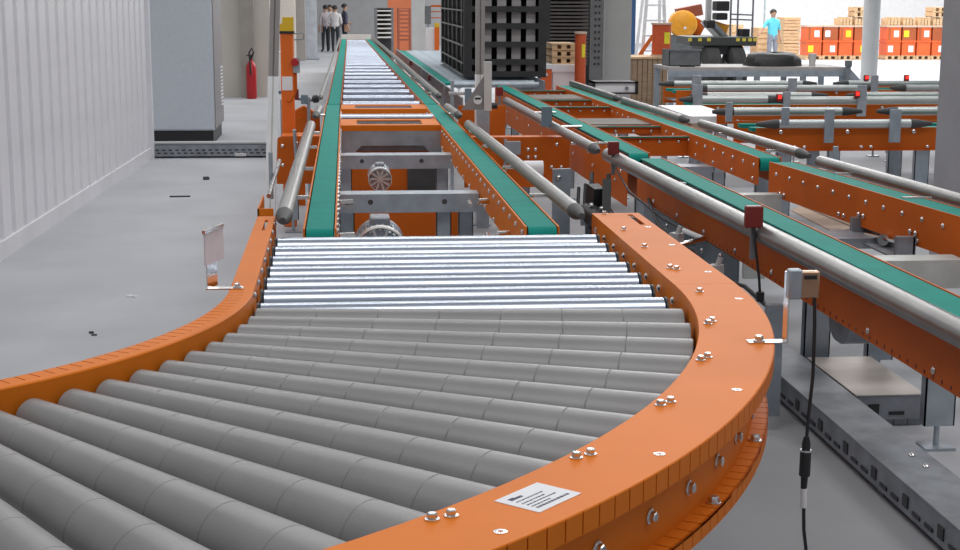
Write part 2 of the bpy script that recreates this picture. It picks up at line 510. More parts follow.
# ------------------------------------------------------------------ belt conveyor modules
def track(parent, p0, p1, w, zt=.82, h=.18, faces=(), belt=True, om=None, ext=.02, top=(.002, .002)):
    """one belt track from near point p0 to far point p1 (belt centre line): belt loop, two side plates, bolts"""
    om = om or ORANGE2
    p0, p1 = Vector(p0), Vector(p1)
    d = p1-p0
    L = d.length
    rz = -math.atan2(d.x, d.y)
    loc = (p0.x, p0.y, 0)
    hw = w/2
    mb = MB()
    R, th = .045, .008
    def loop(r):
        pts = []
        for k in range(9):
            a = PI*k/8
            pts.append((L-R + r*math.sin(a), zt-R + r*math.cos(a)))
        for k in range(9):
            a = PI*k/8
            pts.append((R - r*math.sin(a), zt-R - r*math.cos(a)))
        return pts
    lo, li = loop(R), loop(R-th)
    n = len(lo)
    vs = [(x, y, z) for x in (-hw, hw) for (y, z) in lo] + [(x, y, z) for x in (-hw, hw) for (y, z) in li]
    fs = []
    for k in range(n):
        k2 = (k+1) % n
        fs += [(k, k2, n+k2, n+k), (2*n+k, 3*n+k, 3*n+k2, 2*n+k2), (k, 2*n+k, 2*n+k2, k2), (n+k, n+k2, 3*n+k2, 3*n+k)]
    mb.add(vs, fs)
    obj('belt', mb, BELT, parent, loc, (0, 0, rz))
    obj('belt_bed', B(-hw+.01, hw-.01, .06, L-.06, zt-R-.02, zt-.012), GALVD, parent, loc, (0, 0, rz))
    for s in (-1, 1):
        x = s*(hw+.010)
        obj('side_plate', MB().box(x-.004, x+.004, ext, L-ext, zt-h, zt+top[s > 0]), om, parent, loc, (0, 0, rz))
    ca, sa = math.cos(rz), math.sin(rz)
    for (side, z, y0, step) in faces:
        y = y0
        while y < L-.05:
            x = side*(hw+.014)
            bolt(parent, (p0.x + ca*x - sa*y, p0.y + sa*x + ca*y, z), '+x' if side > 0 else '-x', DOME, rz)
            y += step
    return rz

def guard(parent, p0, p1, r, z, near_cone=True, far_cone=False, ma=None, arms=0):
    """round guard tube with dark conical nose"""
    p0, p1 = Vector((p0[0], p0[1], z)), Vector((p1[0], p1[1], z))
    d = (p1-p0).normalized()
    c = .16
    a = p0 + d*(c if near_cone else 0)
    b = p1 - d*(c if far_cone else 0)
    g = obj('guard_tube', MB().cyl(a, b, r, None, 20), ma or TUBE, parent)
    L = (b-a).length
    if near_cone:
        obj('nose_cone', MB().lathe(p0, a+d*.03, [(0, r*.42), (c*.9, r*1.03), (c+.03, r*1.03)], 18), RUBBER, g)
    if far_cone:
        obj('nose_cone', MB().lathe(p1, b-d*.03, [(0, r*.42), (c*.9, r*1.03), (c+.03, r*1.03)], 18), RUBBER, g)
    return g

def channel(parent, x0, x1, y, zt, h, dpt=.10, ma=None, holes=()):
    """C-channel cross member: web facing the camera, top flange behind it"""
    mb = MB()
    mb.box(x0, x1, y, y+dpt, zt-.006, zt).box(x0, x1, y, y+.006, zt-h, zt-.006).box(x0, x1, y, y+dpt, zt-h-.006, zt-h)
    o = obj('cross_member', mb, ma or GALV, parent)
    for hx in holes:
        obj('hole_plug', MB().lathe((hx, y-.001, zt-h*.45), (hx, y+.01, zt-h*.45), [(0, .016), (.0012, .016), (.0013, .012), (.006, .011)], 16), CORE, o)
    return o

def leg(parent, x, y, top, w=.07, ma=None):
    mb = MB().box(x-w/2, x+w/2, y-.004, y+.004, .10, top).box(x-w/2, x-w/2+.006, y-.004, y+.05, .10, top).box(x+w/2-.006, x+w/2, y-.004, y+.05, .10, top)
    o = obj('leg', mb, ma or GALV, parent)
    obj('foot', MB().cyl((x, y+.02, .012), (x, y+.02, .12), .012).cbox((x, y+.02, .006), (.13, .11, .012)), GALV, o)
    return o

def gear_motor(parent, x, y, z, r, length):
    m_ = obj('gear_motor', MB().lathe((x, y+.03, z), (x, y+1, z), [(0, r*.80), (length*.5, r*.80), (length*.55, r), (length*.6, r), (length*.62, r*.7), (length, r*.7)], 28), GALV, parent)
    obj('fan_cover', MB().lathe((x, y, z), (x, y+1, z), [(0, r*.93), (.004, r), (.06, r), (.061, r*.9), (.01, r*.88)], 28, False), mat('pale_cast_aluminium', (.62, .62, .62), .4, .6), m_)
    hub = MB().lathe((x, y+.004, z), (x, y+1, z), [(0, r*.22), (.03, r*.22)], 16)
    for k in range(10):
        a = 2*PI*k/10
        c, s = math.cos(a), math.sin(a)
        hub.cbox((x+c*r*.58, y+.02, z+s*r*.58), (r*.72, .02, .012), 0, 0, -a)
    obj('cooling_grille', hub, mat('pale_cast_aluminium', (.62, .62, .62)), m_)
    fins = MB()
    for k in range(14):
        a = PI*k/13
        fins.cbox((x+math.cos(a)*r*.86, y+.03+length*.25, z+math.sin(a)*r*.86), (r*.16, length*.45, .008), 0, 0, -a)
    obj('cooling_fins', fins, GALV, m_)
    obj('terminal_box', B(x-r*.40, x+r*.40, y+.16, y+.16+r*1.1, z+r*.70, z+r*1.18), GALVD, m_, bevel=.01)
    return m_

# --- near belt conveyor straight behind the curve
A = thing('belt_conveyor', 'straight conveyor with two green belts directly behind the curved roller section', 'conveyor', (.39, 10.7, 0))
track(A, (-.108, 6.72), (-.085, 14.75), .122, faces=((1, .795, .12, .17), (1, .665, .5, .62)), om=ORANGE)
track(A, (.904, 6.72), (.868, 14.75), .130, faces=((-1, .785, .10, .25), (-1, .660, .35, .5)), om=ORANGE)
XI0, XI1 = -.020, .806
channel(A, XI0, XI1, 8.87, .700, .105, .17, holes=(.16, .60))
channel(A, XI0, XI1, 11.10, .700, .095, .20, holes=(.14, .58))
# deep grey plate with a notch under the first orange slotted beam
def slotted_beam(parent, y0, y1, plate_):
    mb = MB().box(XI0, XI1, y0, y0+.12, .812, .822).box(XI0, XI1, y1-.12, y1, .812, .822)
    mb.box(XI0, .12, y0+.12, y1-.12, .812, .822).box(.66, XI1, y0+.12, y1-.12, .812, .822)
    mb.box(XI0, XI1, y0, y0+.008, .775, .812)
    b_ = obj('slotted_beam', mb, ORANGE, parent)
    if plate_:
        mb = MB().prism([(XI0, .775), (XI0, .60), (.10, .60), (.15, .655), (.66, .655), (.71, .60), (XI1, .60), (XI1, .775)], 'y', y0+.002, y0+.008)
        obj('notched_plate', mb, GALV, parent)
    obj('under_panel', B(XI0, XI1, y0+.10, y1, .60, .79), GALVD, parent)
slotted_beam(A, 12.30, 12.95, True)
slotted_beam(A, 14.12, 14.72, False)
obj('transfer_roller', MB().cyl((XI0, 13.35, .800), (XI1, 13.35, .800), .034, None, 20), STEEL, A)
gear_motor(A, .198, 8.05, .492, .140, .5)
gear_motor(A, .250, 10.15, .635, .080, .45)
for (x, y) in ((.02, 9.02), (.74, 9.02), (.02, 11.25), (.74, 11.25), (.60, 8.94), (.02, 13.8), (.74, 13.8)):
    leg(A, x, y, .60, .09)
obj('lower_panel', B(XI0, XI1, 9.50, 9.51, .12, .60), ORANGE2, A, label='orange lower cover panel')
obj('lower_panel', B(XI0, .50, 11.7, 11.71, .12, .60), ORANGE2, A)
obj('lower_panel', B(.50, XI1, 11.68, 11.69, .12, .60), RUBBER, A)
obj('lower_panel', B(XI0, XI1, 12.9, 12.91, .12, .64), ORANGE2, A)
for (y, z) in ((7.15, .72), (7.2, .70), (8.2, .74)):
    obj('belt_tensioner', MB().cyl((.74, y, z), (.80, y+.02, z), .018, None, 10).cyl((.70, y, z-.02), (.705, y+.16, z-.02), .012, None, 8), MIRR, A)
    obj('belt_tensioner', MB().cyl((XI0, y, z), (.05, y+.02, z), .018, None, 10).cyl((.03, y, z-.02), (.03, y+.16, z-.02), .012, None, 8), MIRR, A)
# guard tubes either side with their arms
def arms(parent, g, x0, x1, ys, z):
    for y in ys:
        obj('support_arm', MB().cyl((x0, y, z), (x1, y, z), .010, None, 10), MIRR, g)
g = guard(A, (-.270, 6.66), (-.245, 11.75), .038, .870)
arms(A, g, -.17, -.262, (7.6, 8.9, 10.2, 11.3), .852)
g = guard(A, (1.082, 6.72), (.985, 11.75), .036, .870)
arms(A, g, .95, 1.06, (7.6, 8.9, 10.2, 11.3), .852)
g = guard(A, (-.225, 12.6), (-.20, 13.5), .032, .87)
arms(A, g, -.15, -.21, (13.0,), .852)
g = guard(A, (.985, 12.6), (.95, 13.7), .032, .87)
arms(A, g, .93, .97, (13.1,), .852)

# --- long roller conveyor running to the back of the hall
LC = thing('long_roller_conveyor', 'long straight roller conveyor with green side belts running to the back of the hall', 'conveyor', (.45, 24, 0))
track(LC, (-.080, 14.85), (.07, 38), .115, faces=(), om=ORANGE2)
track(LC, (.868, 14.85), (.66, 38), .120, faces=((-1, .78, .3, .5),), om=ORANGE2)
ro = MB().lathe((0, 0, 0), (1, 0, 0), [(0, .018), (.01, .036), (.80, .036), (.81, .018)], 16).mesh('roller', STEEL)
y = 15.25
while y < 37.8:
    fr = (y-14.85)/23.15
    obj('roller', ro, None, LC, (-.008+.15*fr, y, .782), None, ((.80-.36*fr)/.81, 1, 1))
    y += .98 if y < 24 else .66
obj('bed_plate', MB().prism([(-.012, 15), (.80, 15), (.59, 37.9), (.14, 37.9)], 'z', .68, .70), GALVD, LC)
for y in (16, 21, 26, 31, 37):
    for x in (.20, .55):
        leg(LC, x, y, .70, .08)
gt = guard(LC, (.985, 15.2), (.77, 37.8), .030, .865)
arms(LC, gt, .90, .95, (16, 17.5, 19), .85)
gt = guard(LC, (-.215, 15.2), (-.04, 37.8), .022, .85)
obj('end_frame', B(.0, .74, 38.1, 38.2, .70, .93), OFFW, LC, label='pale end frame')

# --- parallel grey-sided roller conveyor
GB = thing('grey_roller_conveyor', 'grey steel sided roller conveyor beside the long one, carrying black racks', 'conveyor', (1.75, 24, 0))
obj('side_panel', B(1.17, 1.19, 15.2, 29.8, .60, .855), GALVD, GB)
obj('side_panel', B(2.44, 2.46, 18.2, 29.8, .60, .855), GALVD, GB)
obj('belt', B(1.22, 1.34, 18.3, 29.7, .80, .825), BELT, GB)
rg = MB().lathe((0, 0, 0), (1, 0, 0), [(0, .015), (.005, .034), (1.045, .034), (1.05, .015)], 14).mesh('roller', GALV)
for k in range(28):
    obj('roller', rg, None, GB, (1.36, 18.4+k*.41, .80))
for y in (18.6, 21.5, 25, 29.3):
    for x in (1.25, 2.38):
        leg(GB, x, y, .62, .08)
for y in (17.3, 19.6, 21.5, 25):
    obj('panel_rib', B(1.158, 1.17, y, y+.06, .60, .84), GALV, GB)
for (x, y) in ((1.19, 19.6), (1.19, 24.0)):
    obj('sensor', B(x-.06, x-.02, y, y+.05, .785, .855), DRED, GB)

GB.rotation_euler = (0, 0, .010)
GB.location.x -= .06

# --- second belt conveyor on the right, near module
D = thing('belt_conveyor', 'green belt conveyor with orange sides and thick silver guard tube on the right', 'conveyor', (2.4, 6.5, 0))
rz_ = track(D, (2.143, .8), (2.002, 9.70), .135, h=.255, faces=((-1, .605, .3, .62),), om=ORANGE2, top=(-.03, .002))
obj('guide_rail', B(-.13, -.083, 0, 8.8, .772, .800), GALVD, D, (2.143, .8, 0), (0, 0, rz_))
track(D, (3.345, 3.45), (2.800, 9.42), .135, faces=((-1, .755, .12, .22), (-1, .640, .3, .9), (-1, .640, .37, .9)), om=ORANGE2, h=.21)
g = guard(D, (1.974, .85), (1.722, 9.66), .043, .845, False)
for y in (1.6, 2.9, 4.2, 5.6, 7.0, 8.4):
    xx = 1.974-.252*(y-.85)/8.81
    obj('support_arm', MB().cyl((xx, y, .83), (2.03, y, .79), .012, None, 10), MIRR, g)
g = guard(D, (3.421, 3.65), (3.010, 9.25), .038, .835, False)
arms(D, g, 2.92, 3.08, (7.6, 8.7), .82)
channel(D, 2.13, 2.92, 6.75, .640, .13, .16, mat('pale_galvanised', (.50, .52, .50), .5, .35, .12, 9), holes=(2.55,))
channel(D, 2.10, 2.74, 9.15, .640, .13, .12, mat('pale_galvanised', (.5, .52, .5)), holes=(2.45,))
channel(D, 2.12, 2.86, 7.75, .585, .05, .30, GALVD)
obj('post', B(2.52, 2.66, 9.18, 9.22, .10, .51), mat('pale_galvanised', (.5, .52, .5)), D)
for (x, y) in ((2.62, 7.0), (2.30, 7.0), (2.30, 9.2), (2.31, 4.1), (2.46, 5.85), (2.31, 1.6), (3.2, 4.6)):
    leg(D, x, y, .51, .13, GALV)
mb = MB().prism([(7.32, .56), (8.05, .56), (8.05, .66), (7.70, .60), (7.32, .66)], 'x', 2.885, 2.895)
mb.box(2.80, 2.90, 7.32, 7.36, .56, .66).box(2.80, 2.90, 8.0, 8.04, .56, .66).box(2.78, 2.90, 7.32, 8.04, .55, .56)
obj('belt_idler_bracket', mb, GALVD, D)
obj('idler', MB().cyl((2.83, 7.6, .60), (2.885, 7.7, .60), .03, None, 12).cyl((2.84, 7.4, .62), (2.84, 7.9, .585), .010, None, 8), MIRR, D)
for (y, z) in ((7.34, .675), (7.40, .675), (8.02, .675), (7.96, .675)):
    xx = 3.08-.28*(y-6.35)/3.07-.085
    bolt(D, (xx, y, z), '-x', DOME, 0, 1.1)
obj('drive_drum', MB().lathe((2.05, 6.0, .54), (2.30, 6.0, .54), [(0, .10), (.02, .115), (.21, .115), (.23, .10)], 24), GALVD, D)
# perforation row along the lower edge of the left side plate (raised rivets)
mb = MB()
for k in range(112):
    y = 1.0+k*.075
    x = 2.105-.103*(y-3.2)/6.5-.0675-.0145
    mb.cbox((x, y, .582), (.003, .010, .013))
pr = obj('punched_strip', mb, DRED, D)
pr['kind'] = 'stuff'
obj('lower_skirt', MB().cbox((1.945, 8.35, .42), (.010, 2.2, .28), rz_), mat('blue_grey_sheet', (.20, .25, .29), .5, .3, .12, 5), D)
for (y, z) in ((7.5, .54), (7.9, .50), (8.3, .55), (8.8, .50), (9.2, .54)):
    bolt(D, (1.938, y, z), '-x', DOME, 0, 1.3)
obj('cable', MB().tube([(1.92, 9.3, .60), (1.90, 8.9, .50), (1.90, 8.4, .46), (1.90, 7.9, .50), (1.88, 7.4, .44), (1.90, 6.9, .50), (1.92, 6.4, .46)], .010), BLACK, D)
# sensors on the tube
def tube_sensor(parent, x, y, z, s=1., cable=None):
    o = obj('sensor', MB().box(x-.038*s, x+.038*s, y-.02, y+.02, z, z+.095*s), DRED, parent, bevel=.005)
    obj('bracket', B(x-.012, x+.012, y-.004, y+.004, z-.14*s, z), GALVD, o)
    if cable:
        obj('cable', MB().tube(cable, .006), BLACK, o)
    return o
tube_sensor(D, 1.765, 6.3, .875, 1, [(1.765, 6.29, .875), (1.772, 6.27, .78), (1.785, 6.25, .66), (1.792, 6.25, .58), (1.80, 6.3, .55)])
obj('cable_plug', MB().cyl((1.792, 6.25, .60), (1.793, 6.25, .56), .018), BLACK, D)
tube_sensor(D, 1.700, 9.35, .875, .9, [(1.70, 9.33, .875), (1.69, 9.2, .80), (1.72, 8.9, .70), (1.80, 8.3, .62), (1.86, 7.9, .60)])
obj('cable_plug', MB().cyl((1.84, 8.0, .605), (1.90, 7.75, .595), .014), WHITE, D)

# --- second belt conveyor on the right, far module
COVER = mat('brown_grey_cover', (.17, .15, .13), .7, .1)
E_ = thing('belt_conveyor', 'green belt conveyor with orange bolted cross plates behind the thick silver guard tube', 'conveyor', (2.35, 13.5, 0))
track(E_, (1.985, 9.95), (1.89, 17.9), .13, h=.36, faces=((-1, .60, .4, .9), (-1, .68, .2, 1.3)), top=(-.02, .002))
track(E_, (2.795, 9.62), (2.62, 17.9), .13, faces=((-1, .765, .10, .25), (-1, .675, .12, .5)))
g = guard(E_, (1.690, 9.85), (1.610, 14.8), .036, .850)
arms(E_, g, 1.62, 1.92, (10.6, 12, 13.5), .83)
g = guard(E_, (3.000, 9.45), (2.90, 12.0), .034, .850)
arms(E_, g, 2.87, 2.96, (10, 11.3), .83)
g = guard(E_, (2.86, 12.3), (2.78, 14.8), .034, .85)
g = guard(E_, (2.78, 15.0), (2.72, 17.8), .034, .85)
def cross_plate(y, x0, x1, zt, h, n):
    o = obj('cross_plate', MB().box(x0, x1, y, y+.012, zt-h, zt).box(x0, x1, y-.03, y+.012, zt, zt+.006), ORANGE2, E_)
    obj('plate_edge', B(x0, x1, y-.034, y-.030, zt-.004, zt+.007), BELT, o)
    for k in range(n):
        bolt(E_, (x0+(x1-x0)*(k+.5)/n, y, zt-.035), '-y', DOME, 0, 1.1)
cross_plate(11.50, 2.07, 2.68, .790, .15, 4)
cross_plate(12.45, 2.05, 2.66, .790, .06, 4)
obj('cross_cover', B(2.05, 2.66, 12.75, 13.4, .775, .785), COVER, E_)
cross_plate(14.6, 2.02, 2.62, .800, .13, 5)
cross_plate(15.6, 2.00, 2.60, .800, .06, 4)
obj('cross_cover', B(2.0, 2.60, 15.9, 16.6, .785, .795), COVER, E_)
cross_plate(17.2, 1.98, 2.58, .800, .12, 4)
for (x, y) in ((2.1, 10.4), (2.65, 10.4), (2.1, 13.8), (2.6, 13.8), (2.0, 17.4), (2.55, 17.4)):
    leg(E_, x, y, .64, .09)
channel(E_, 2.08, 2.70, 10.75, .640, .12, .2, GALV, holes=(2.3,))
obj('reflector_plate', MB().cbox((1.60, 11.75, .93), (.085, .02, .155), .3), BLUEC, E_)
tube_sensor(E_, 1.56, 14.95, .89, .9)

# --- orange transverse beam passing under the belts
T_ = thing('transverse_beam', 'orange bolted transverse beam passing under the straight green belt conveyor', 'beam', (.6, 11.9, 0))
def rounded_plate(x0, x1, z0, z1, r):
    pts = [(x0, z0), (x1, z0), (x1, z1)] + [(x0+r-r*math.sin(a), z1-r+r*math.cos(a)) for a in [PI/2*k/5 for k in range(6)]]
    return pts
obj('face_plate', MB().prism(rounded_plate(-.52, -.16, .40, .775, .05), 'y', 11.86, 11.872), ORANGE2, T_)
obj('face_plate', MB().prism(rounded_plate(.96, 1.80, .36, .760, .05), 'y', 11.86, 11.872), ORANGE2, T_)
obj('top_plate', B(-.48, -.17, 11.87, 12.20, .765, .775), ORANGE2, T_)
obj('top_plate', B(.98, 1.80, 11.87, 12.02, .752, .760), ORANGE2, T_)
for (x, z) in ((-.47, .70), (-.36, .72), (-.47, .55), (-.30, .72), (1.05, .70), (1.2, .715), (1.35, .715), (1.47, .66), (1.53, .66), (1.70, .70), (1.66, .52), (1.74, .52), (1.2, .55), (1.47, .60), (1.53, .60)):
    bolt(T_, (x, 11.86, z), '-y', DOME, 0, 1.1)
obj('switch_box', B(1.28, 1.40, 11.78, 11.86, .63, .73), GALV, T_)
obj('switch_rod', MB().cyl((1.28, 11.80, .75), (1.28, 11.80, .40), .012, None, 8), GALV, T_)
for x in (-.40, 1.45):
    leg(T_, x, 11.95, .42, .09)
obj('end_stop', MB().cyl((-.37, 11.7, .84), (-.36, 11.8, .56), .014, None, 8), GALV, T_)
BLUEP = mat('blue_grey_sheet', (.20, .25, .29), .5, .3, .12, 5)
S_ = thing('drive_stand', 'grey steel drive stand with cables between the two green belt conveyors', 'stand', (1.45, 8.9, 0))
obj('upright', MB().cbox((1.32, 9.0, .47), (.11, .02, .72), .15), GALV, S_)
obj('sloped_plate', MB().prism([(1.44, .30), (1.84, .30), (1.84, .53), (1.52, .60), (1.44, .60)], 'y', 8.80, 8.82), BLUEP, S_)
obj('sloped_plate', MB().cbox((1.66, 8.25, .47), (.32, .9, .012), .05, -.10), BLUEP, S_)
obj('base', B(1.28, 1.72, 8.5, 9.1, 0, .11), GALVD, S_)
obj('motor_housing', MB().lathe((1.44, 8.75, .60), (1.47, 8.45, .585), [(0, .03), (.02, .06), (.14, .065), (.2, .045), (.28, .03)], 16), BLACK, S_)
obj('bracket', B(1.38, 1.56, 8.6, 8.62, .54, .62), GALVD, S_)
for k, (x0, z0, x1) in enumerate(((1.46, .74, 1.40), (1.50, .76, 1.58), (1.42, .72, 1.52))):
    obj('cable', MB().tube([(x0, 8.95, z0), (x0-.02, 8.85, z0-.1), (x0+.03, 8.7, z0-.2), (x1, 8.6, .40), (x1+.05, 8.5, .2)], .011), BLACK, S_)
for (x, y, z) in ((1.5, 8.6, .64), (1.44, 8.6, .66), (1.52, 8.6, .57), (1.30, 8.98, .78), (1.34, 8.98, .62), (1.56, 8.79, .55), (1.70, 8.79, .50), (1.80, 8.79, .46)):
    bolt(S_, (x, y, z), '-y', DOME, 0, 1.2)
obj('cable', MB().tube([(1.60, 8.95, .80), (1.58, 8.85, .62), (1.64, 8.6, .50), (1.70, 8.3, .42), (1.72, 8.1, .31)], .013), BLACK, S_)
obj('cable', MB().tube([(1.54, 9.2, .78), (1.50, 9.0, .60), (1.46, 8.8, .45), (1.40, 8.6, .15)], .013), BLACK, S_)
obj('chain_guard', MB().cbox((1.48, 8.72, .68), (.07, .10, .16), .3, .2), BLACK, S_)
obj('chain_guard', MB().cbox((1.54, 8.66, .70), (.05, .08, .20), -.2, -.3), RUBBER, S_)
obj('roller_stub', MB().cyl((1.22, 8.2, .50), (1.34, 8.2, .50), .05, None, 16), GALVD, S_)
obj('lower_frame', B(1.20, 1.84, 7.95, 8.05, .11, .30), GALVD, S_)
obj('roll_end', MB().cyl((1.32, 10.9, .62), (1.46, 10.9, .62), .055, None, 20), FOAM, S_, label='white roller end')

SB = thing('drive_unit', 'steel drive unit with clamps and cables beneath the silver guard tube', 'machine', (1.65, 7.2, 0))
obj('base', B(1.45, 1.85, 6.6, 7.6, 0, .07), GALVD, SB)
obj('upright', B(1.60, 1.68, 7.2, 7.26, .07, .55), GALV, SB)
obj('upright', B(1.74, 1.80, 6.7, 6.76, .07, .52), GALV, SB)
obj('gearbox', MB().box(1.48, 1.72, 7.25, 7.55, .42, .58), GREYP, SB, bevel=.02)
obj('shaft', MB().cyl((1.42, 7.2, .60), (1.86, 7.55, .62), .018, None, 10), MIRR, SB)
obj('rail', MB().cbox((1.62, 6.95, .52), (.04, 1.5, .05), -.05), GALVD, SB)
obj('rail', MB().cyl((1.45, 6.7, .46), (1.86, 6.72, .46), .016, None, 10), RUBBER, SB)
obj('stub', MB().cyl((1.48, 6.45, .48), (1.66, 6.42, .47), .022, None, 12), MIRR, SB)
obj('cover_box', MB().box(1.50, 1.88, 6.9, 7.5, .10, .34), GREYP, SB, bevel=.02)
obj('side_post', B(1.80, 1.87, 6.15, 6.2, .07, .56), GALV, SB)
for (x, y, z) in ((1.56, 7.2, .57), (1.66, 6.9, .55), (1.70, 7.5, .64), (1.47, 7.50, .66), (1.76, 6.9, .58)):
    obj('clamp', MB().cbox((x, y, z), (.05, .06, .05), random.uniform(0, 1)).cyl((x, y, z), (x+.02, y, z+.06), .014, None, 8), mat('zinc_clamp', (.48, .48, .49), .4, .4), SB)
obj('clamp', MB().cbox((1.60, 7.35, .61), (.10, .05, .05), .5), mat('zinc_clamp', (.48, .48, .49)), SB)
obj('clamp', MB().cbox((1.50, 7.5, .63), (.06, .05, .06), .5), mat('zinc_clamp', (.48, .48, .49)), SB)
obj('cable', MB().tube([(1.52, 7.4, .55), (1.62, 7.0, .50), (1.70, 6.7, .47), (1.80, 6.5, .50)], .012), BLACK, SB)
obj('cable', MB().tube([(1.64, 7.5, .58), (1.70, 7.2, .50), (1.74, 6.95, .36), (1.72, 6.9, .1)], .012), BLACK, SB)

# ------------------------------------------------------------------ cross conveyors on the right
def cross_conveyor(y0, y1, x0, x1, label, tubes_front, tubes_back, posts, leds=()):
    o = thing('cross_conveyor', label, 'conveyor', ((x0+x1)/2, (y0+y1)/2, 0))
    for y in (y0, y1):
        obj('side_beam', MB().box(x0, x1, y-.006, y+.006, .650, .830).box(x0, x1, y-.03, y+.03, .645, .652), ORANGE2, o)
    x = x0+.2
    while x < x1:
        bolt(o, (x, y0-.006, .795), '-y', DOME, 0, 1.3)
        bolt(o, (x+.25, y0-.006, .795), '-y', DOME, 0, 1.3) if int(x*10) % 3 == 0 else None
        bolt(o, (x+.12, y0-.006, .672), '-y', DOME, 0, 1.2)
        bolt(o, (x+.20, y0-.006, .672), '-y', DOME, 0, 1.2)
        x += .55
    for yy in (y0+.12, y1-.24):
        obj('belt', B(x0, x1, yy, yy+.12, .79, .82), BELT, o)
    obj('bed_plate', B(x0, x1, y0+.1, y1-.1, .70, .71), GALVD, o)
    for (a, b, z) in tubes_front:
        guard_x(o, a, b, y0-.07, z)
    for (a, b, z) in tubes_back:
        guard_x(o, a, b, y1+.03, z)
    for (x, dy, z0, z1, wd) in posts:
        obj('post', B(x-wd/2, x+wd/2, y0-.125+dy, y0-.105+dy, z0, z1), GALV, o)
    for (x, dy, z) in leds:
        l_ = obj('light_barrier', B(x-.025, x+.025, y0-.15+dy, y0-.11+dy, z, z+.07), DRED, o)
        obj('red_light', B(x-.016, x+.016, y0-.158+dy, y0-.149+dy, z+.025, z+.060), REDLED, l_)
    x = x0+.25
    while x < x1:
        leg(o, x, y0+.04, .65, .12)
        leg(o, x, y1-.06, .65, .12)
        x += 1.15
    return o
def guard_x(parent, x0, x1, y, z, r=.036, cl=True, cr=True):
    c = .15
    g_ = obj('guard_tube', MB().cyl((x0+c*cl, y, z), (x1-c*cr, y, z), r, None, 18), mat('pale_tube_steel', (.52, .55, .54), .38, .75, .1, 5), parent)
    if cl:
        obj('nose_cone', MB().lathe((x0, y, z), (x0+c+.03, y, z), [(0, r*.45), (c*.9, r*1.03), (c+.03, r*1.03)], 16), RUBBER, g_)
    if cr:
        obj('nose_cone', MB().lathe((x1, y, z), (x1-c-.03, y, z), [(0, r*.45), (c*.9, r*1.03), (c+.03, r*1.03)], 16), RUBBER, g_)
cross_conveyor(11.80, 12.50, 3.30, 6.6, 'orange cross conveyor nearest the grey corner column, tubes along its top',
    ((3.28, 4.72, .865), (4.86, 6.5, .865)), ((3.12, 4.42, .905), (4.55, 6.5, .905)),
    ((3.86, 0, .72, .985, .075), (4.40, 0, .72, .985, .09), (3.50, .0, .86, 1.0, .06), (3.62, -.9, .55, .78, .035), (3.20, .6, .84, 1.0, .055)))
cross_conveyor(14.45, 15.20, 3.45, 8.2, 'second orange cross conveyor from the corner column, with red lit light barriers',
    ((3.25, 4.30, .885), (4.15, 6.9, .875), (7.05, 8.1, .875)), ((3.55, 5.0, .865), (5.2, 8.1, .865)),
    ((3.42, 0, .80, 1.03, .09), (5.05, 0, .72, 1.02, .09), (4.30, 0, .80, .96, .07)),
    ((4.22, 0, .87), (5.00, .02, .90)))
cross_conveyor(16.75, 17.45, 3.75, 9.0, 'third orange cross conveyor, just in front of the long work table',
    ((3.9, 6.0, .855), (6.2, 8.9, .855)), ((3.7, 5.6, .86), (5.8, 8.9, .86)),
    ((3.95, 0, .80, 1.0, .10), (5.05, 0, .78, .97, .10), (6.0, 0, .78, 1.0, .08)),
    ((5.93, .1, .93), (6.4, .1, .93)))
# white topped plate beside the far belts
wp = thing('transfer_table', 'white topped low table between the far green belts and the cross conveyors', 'table', (3.15, 12.9, 0))
obj('table_top', MB().prism([(2.955, 12.62), (3.18, 12.62), (3.36, 13.35), (3.36, 13.95), (2.955, 13.95)], 'z', .800, .860), WHITE, wp)
obj('apron', B(2.97, 3.17, 12.63, 13.9, .74, .800), CARD, wp)
for (x, y) in ((3.0, 12.7), (3.14, 12.7), (3.0, 13.85), (3.3, 13.85)):
    obj('leg', B(x-.025, x+.025, y-.025, y+.025, 0, .80), GALV, wp)
def zpt(px, py, z):
    d = cam_dir((px-480)/F, (py-275)/F)
    t_ = (z-CAMZ)/d.z
    return (d.x*t_, d.y*t_)
def at(px, py, Y):
    d = cam_dir((px-480)/F, (py-275)/F)
    t_ = Y/d.y
    return Vector((d.x*t_, Y, CAMZ+d.z*t_))
ea, eb = at(592, 94, 18.2), at(638, 81.5, 18.2)
we = thing('end_cover', 'white rectangular end cover with black ends beside the perforated upright', 'cover', ((ea.x+eb.x)/2, 18.3, 0))
obj('cover', B(ea.x+.03, eb.x-.03, 18.2, 18.5, ea.z+.02, eb.z-.02), FOAM, we)
for x in (ea.x, eb.x-.035):
    obj('end_cap', B(x, x+.035, 18.17, 18.53, ea.z, eb.z), BLACK, we)
obj('top_strip', B(ea.x, eb.x, 18.17, 18.53, eb.z-.02, eb.z), BLACK, we)
obj('bottom_strip', B(ea.x+.2, eb.x, 18.17, 18.53, ea.z, ea.z+.02), BLACK, we)
obj('knob', MB().cyl((eb.x-.14, 18.2, ea.z+.07), (eb.x-.14, 18.17, ea.z+.07), .022), GALVD, we)
obj('stand', B((ea.x+eb.x)/2-.04, (ea.x+eb.x)/2+.04, 18.3, 18.4, 0, ea.z+.02), GALV, we)

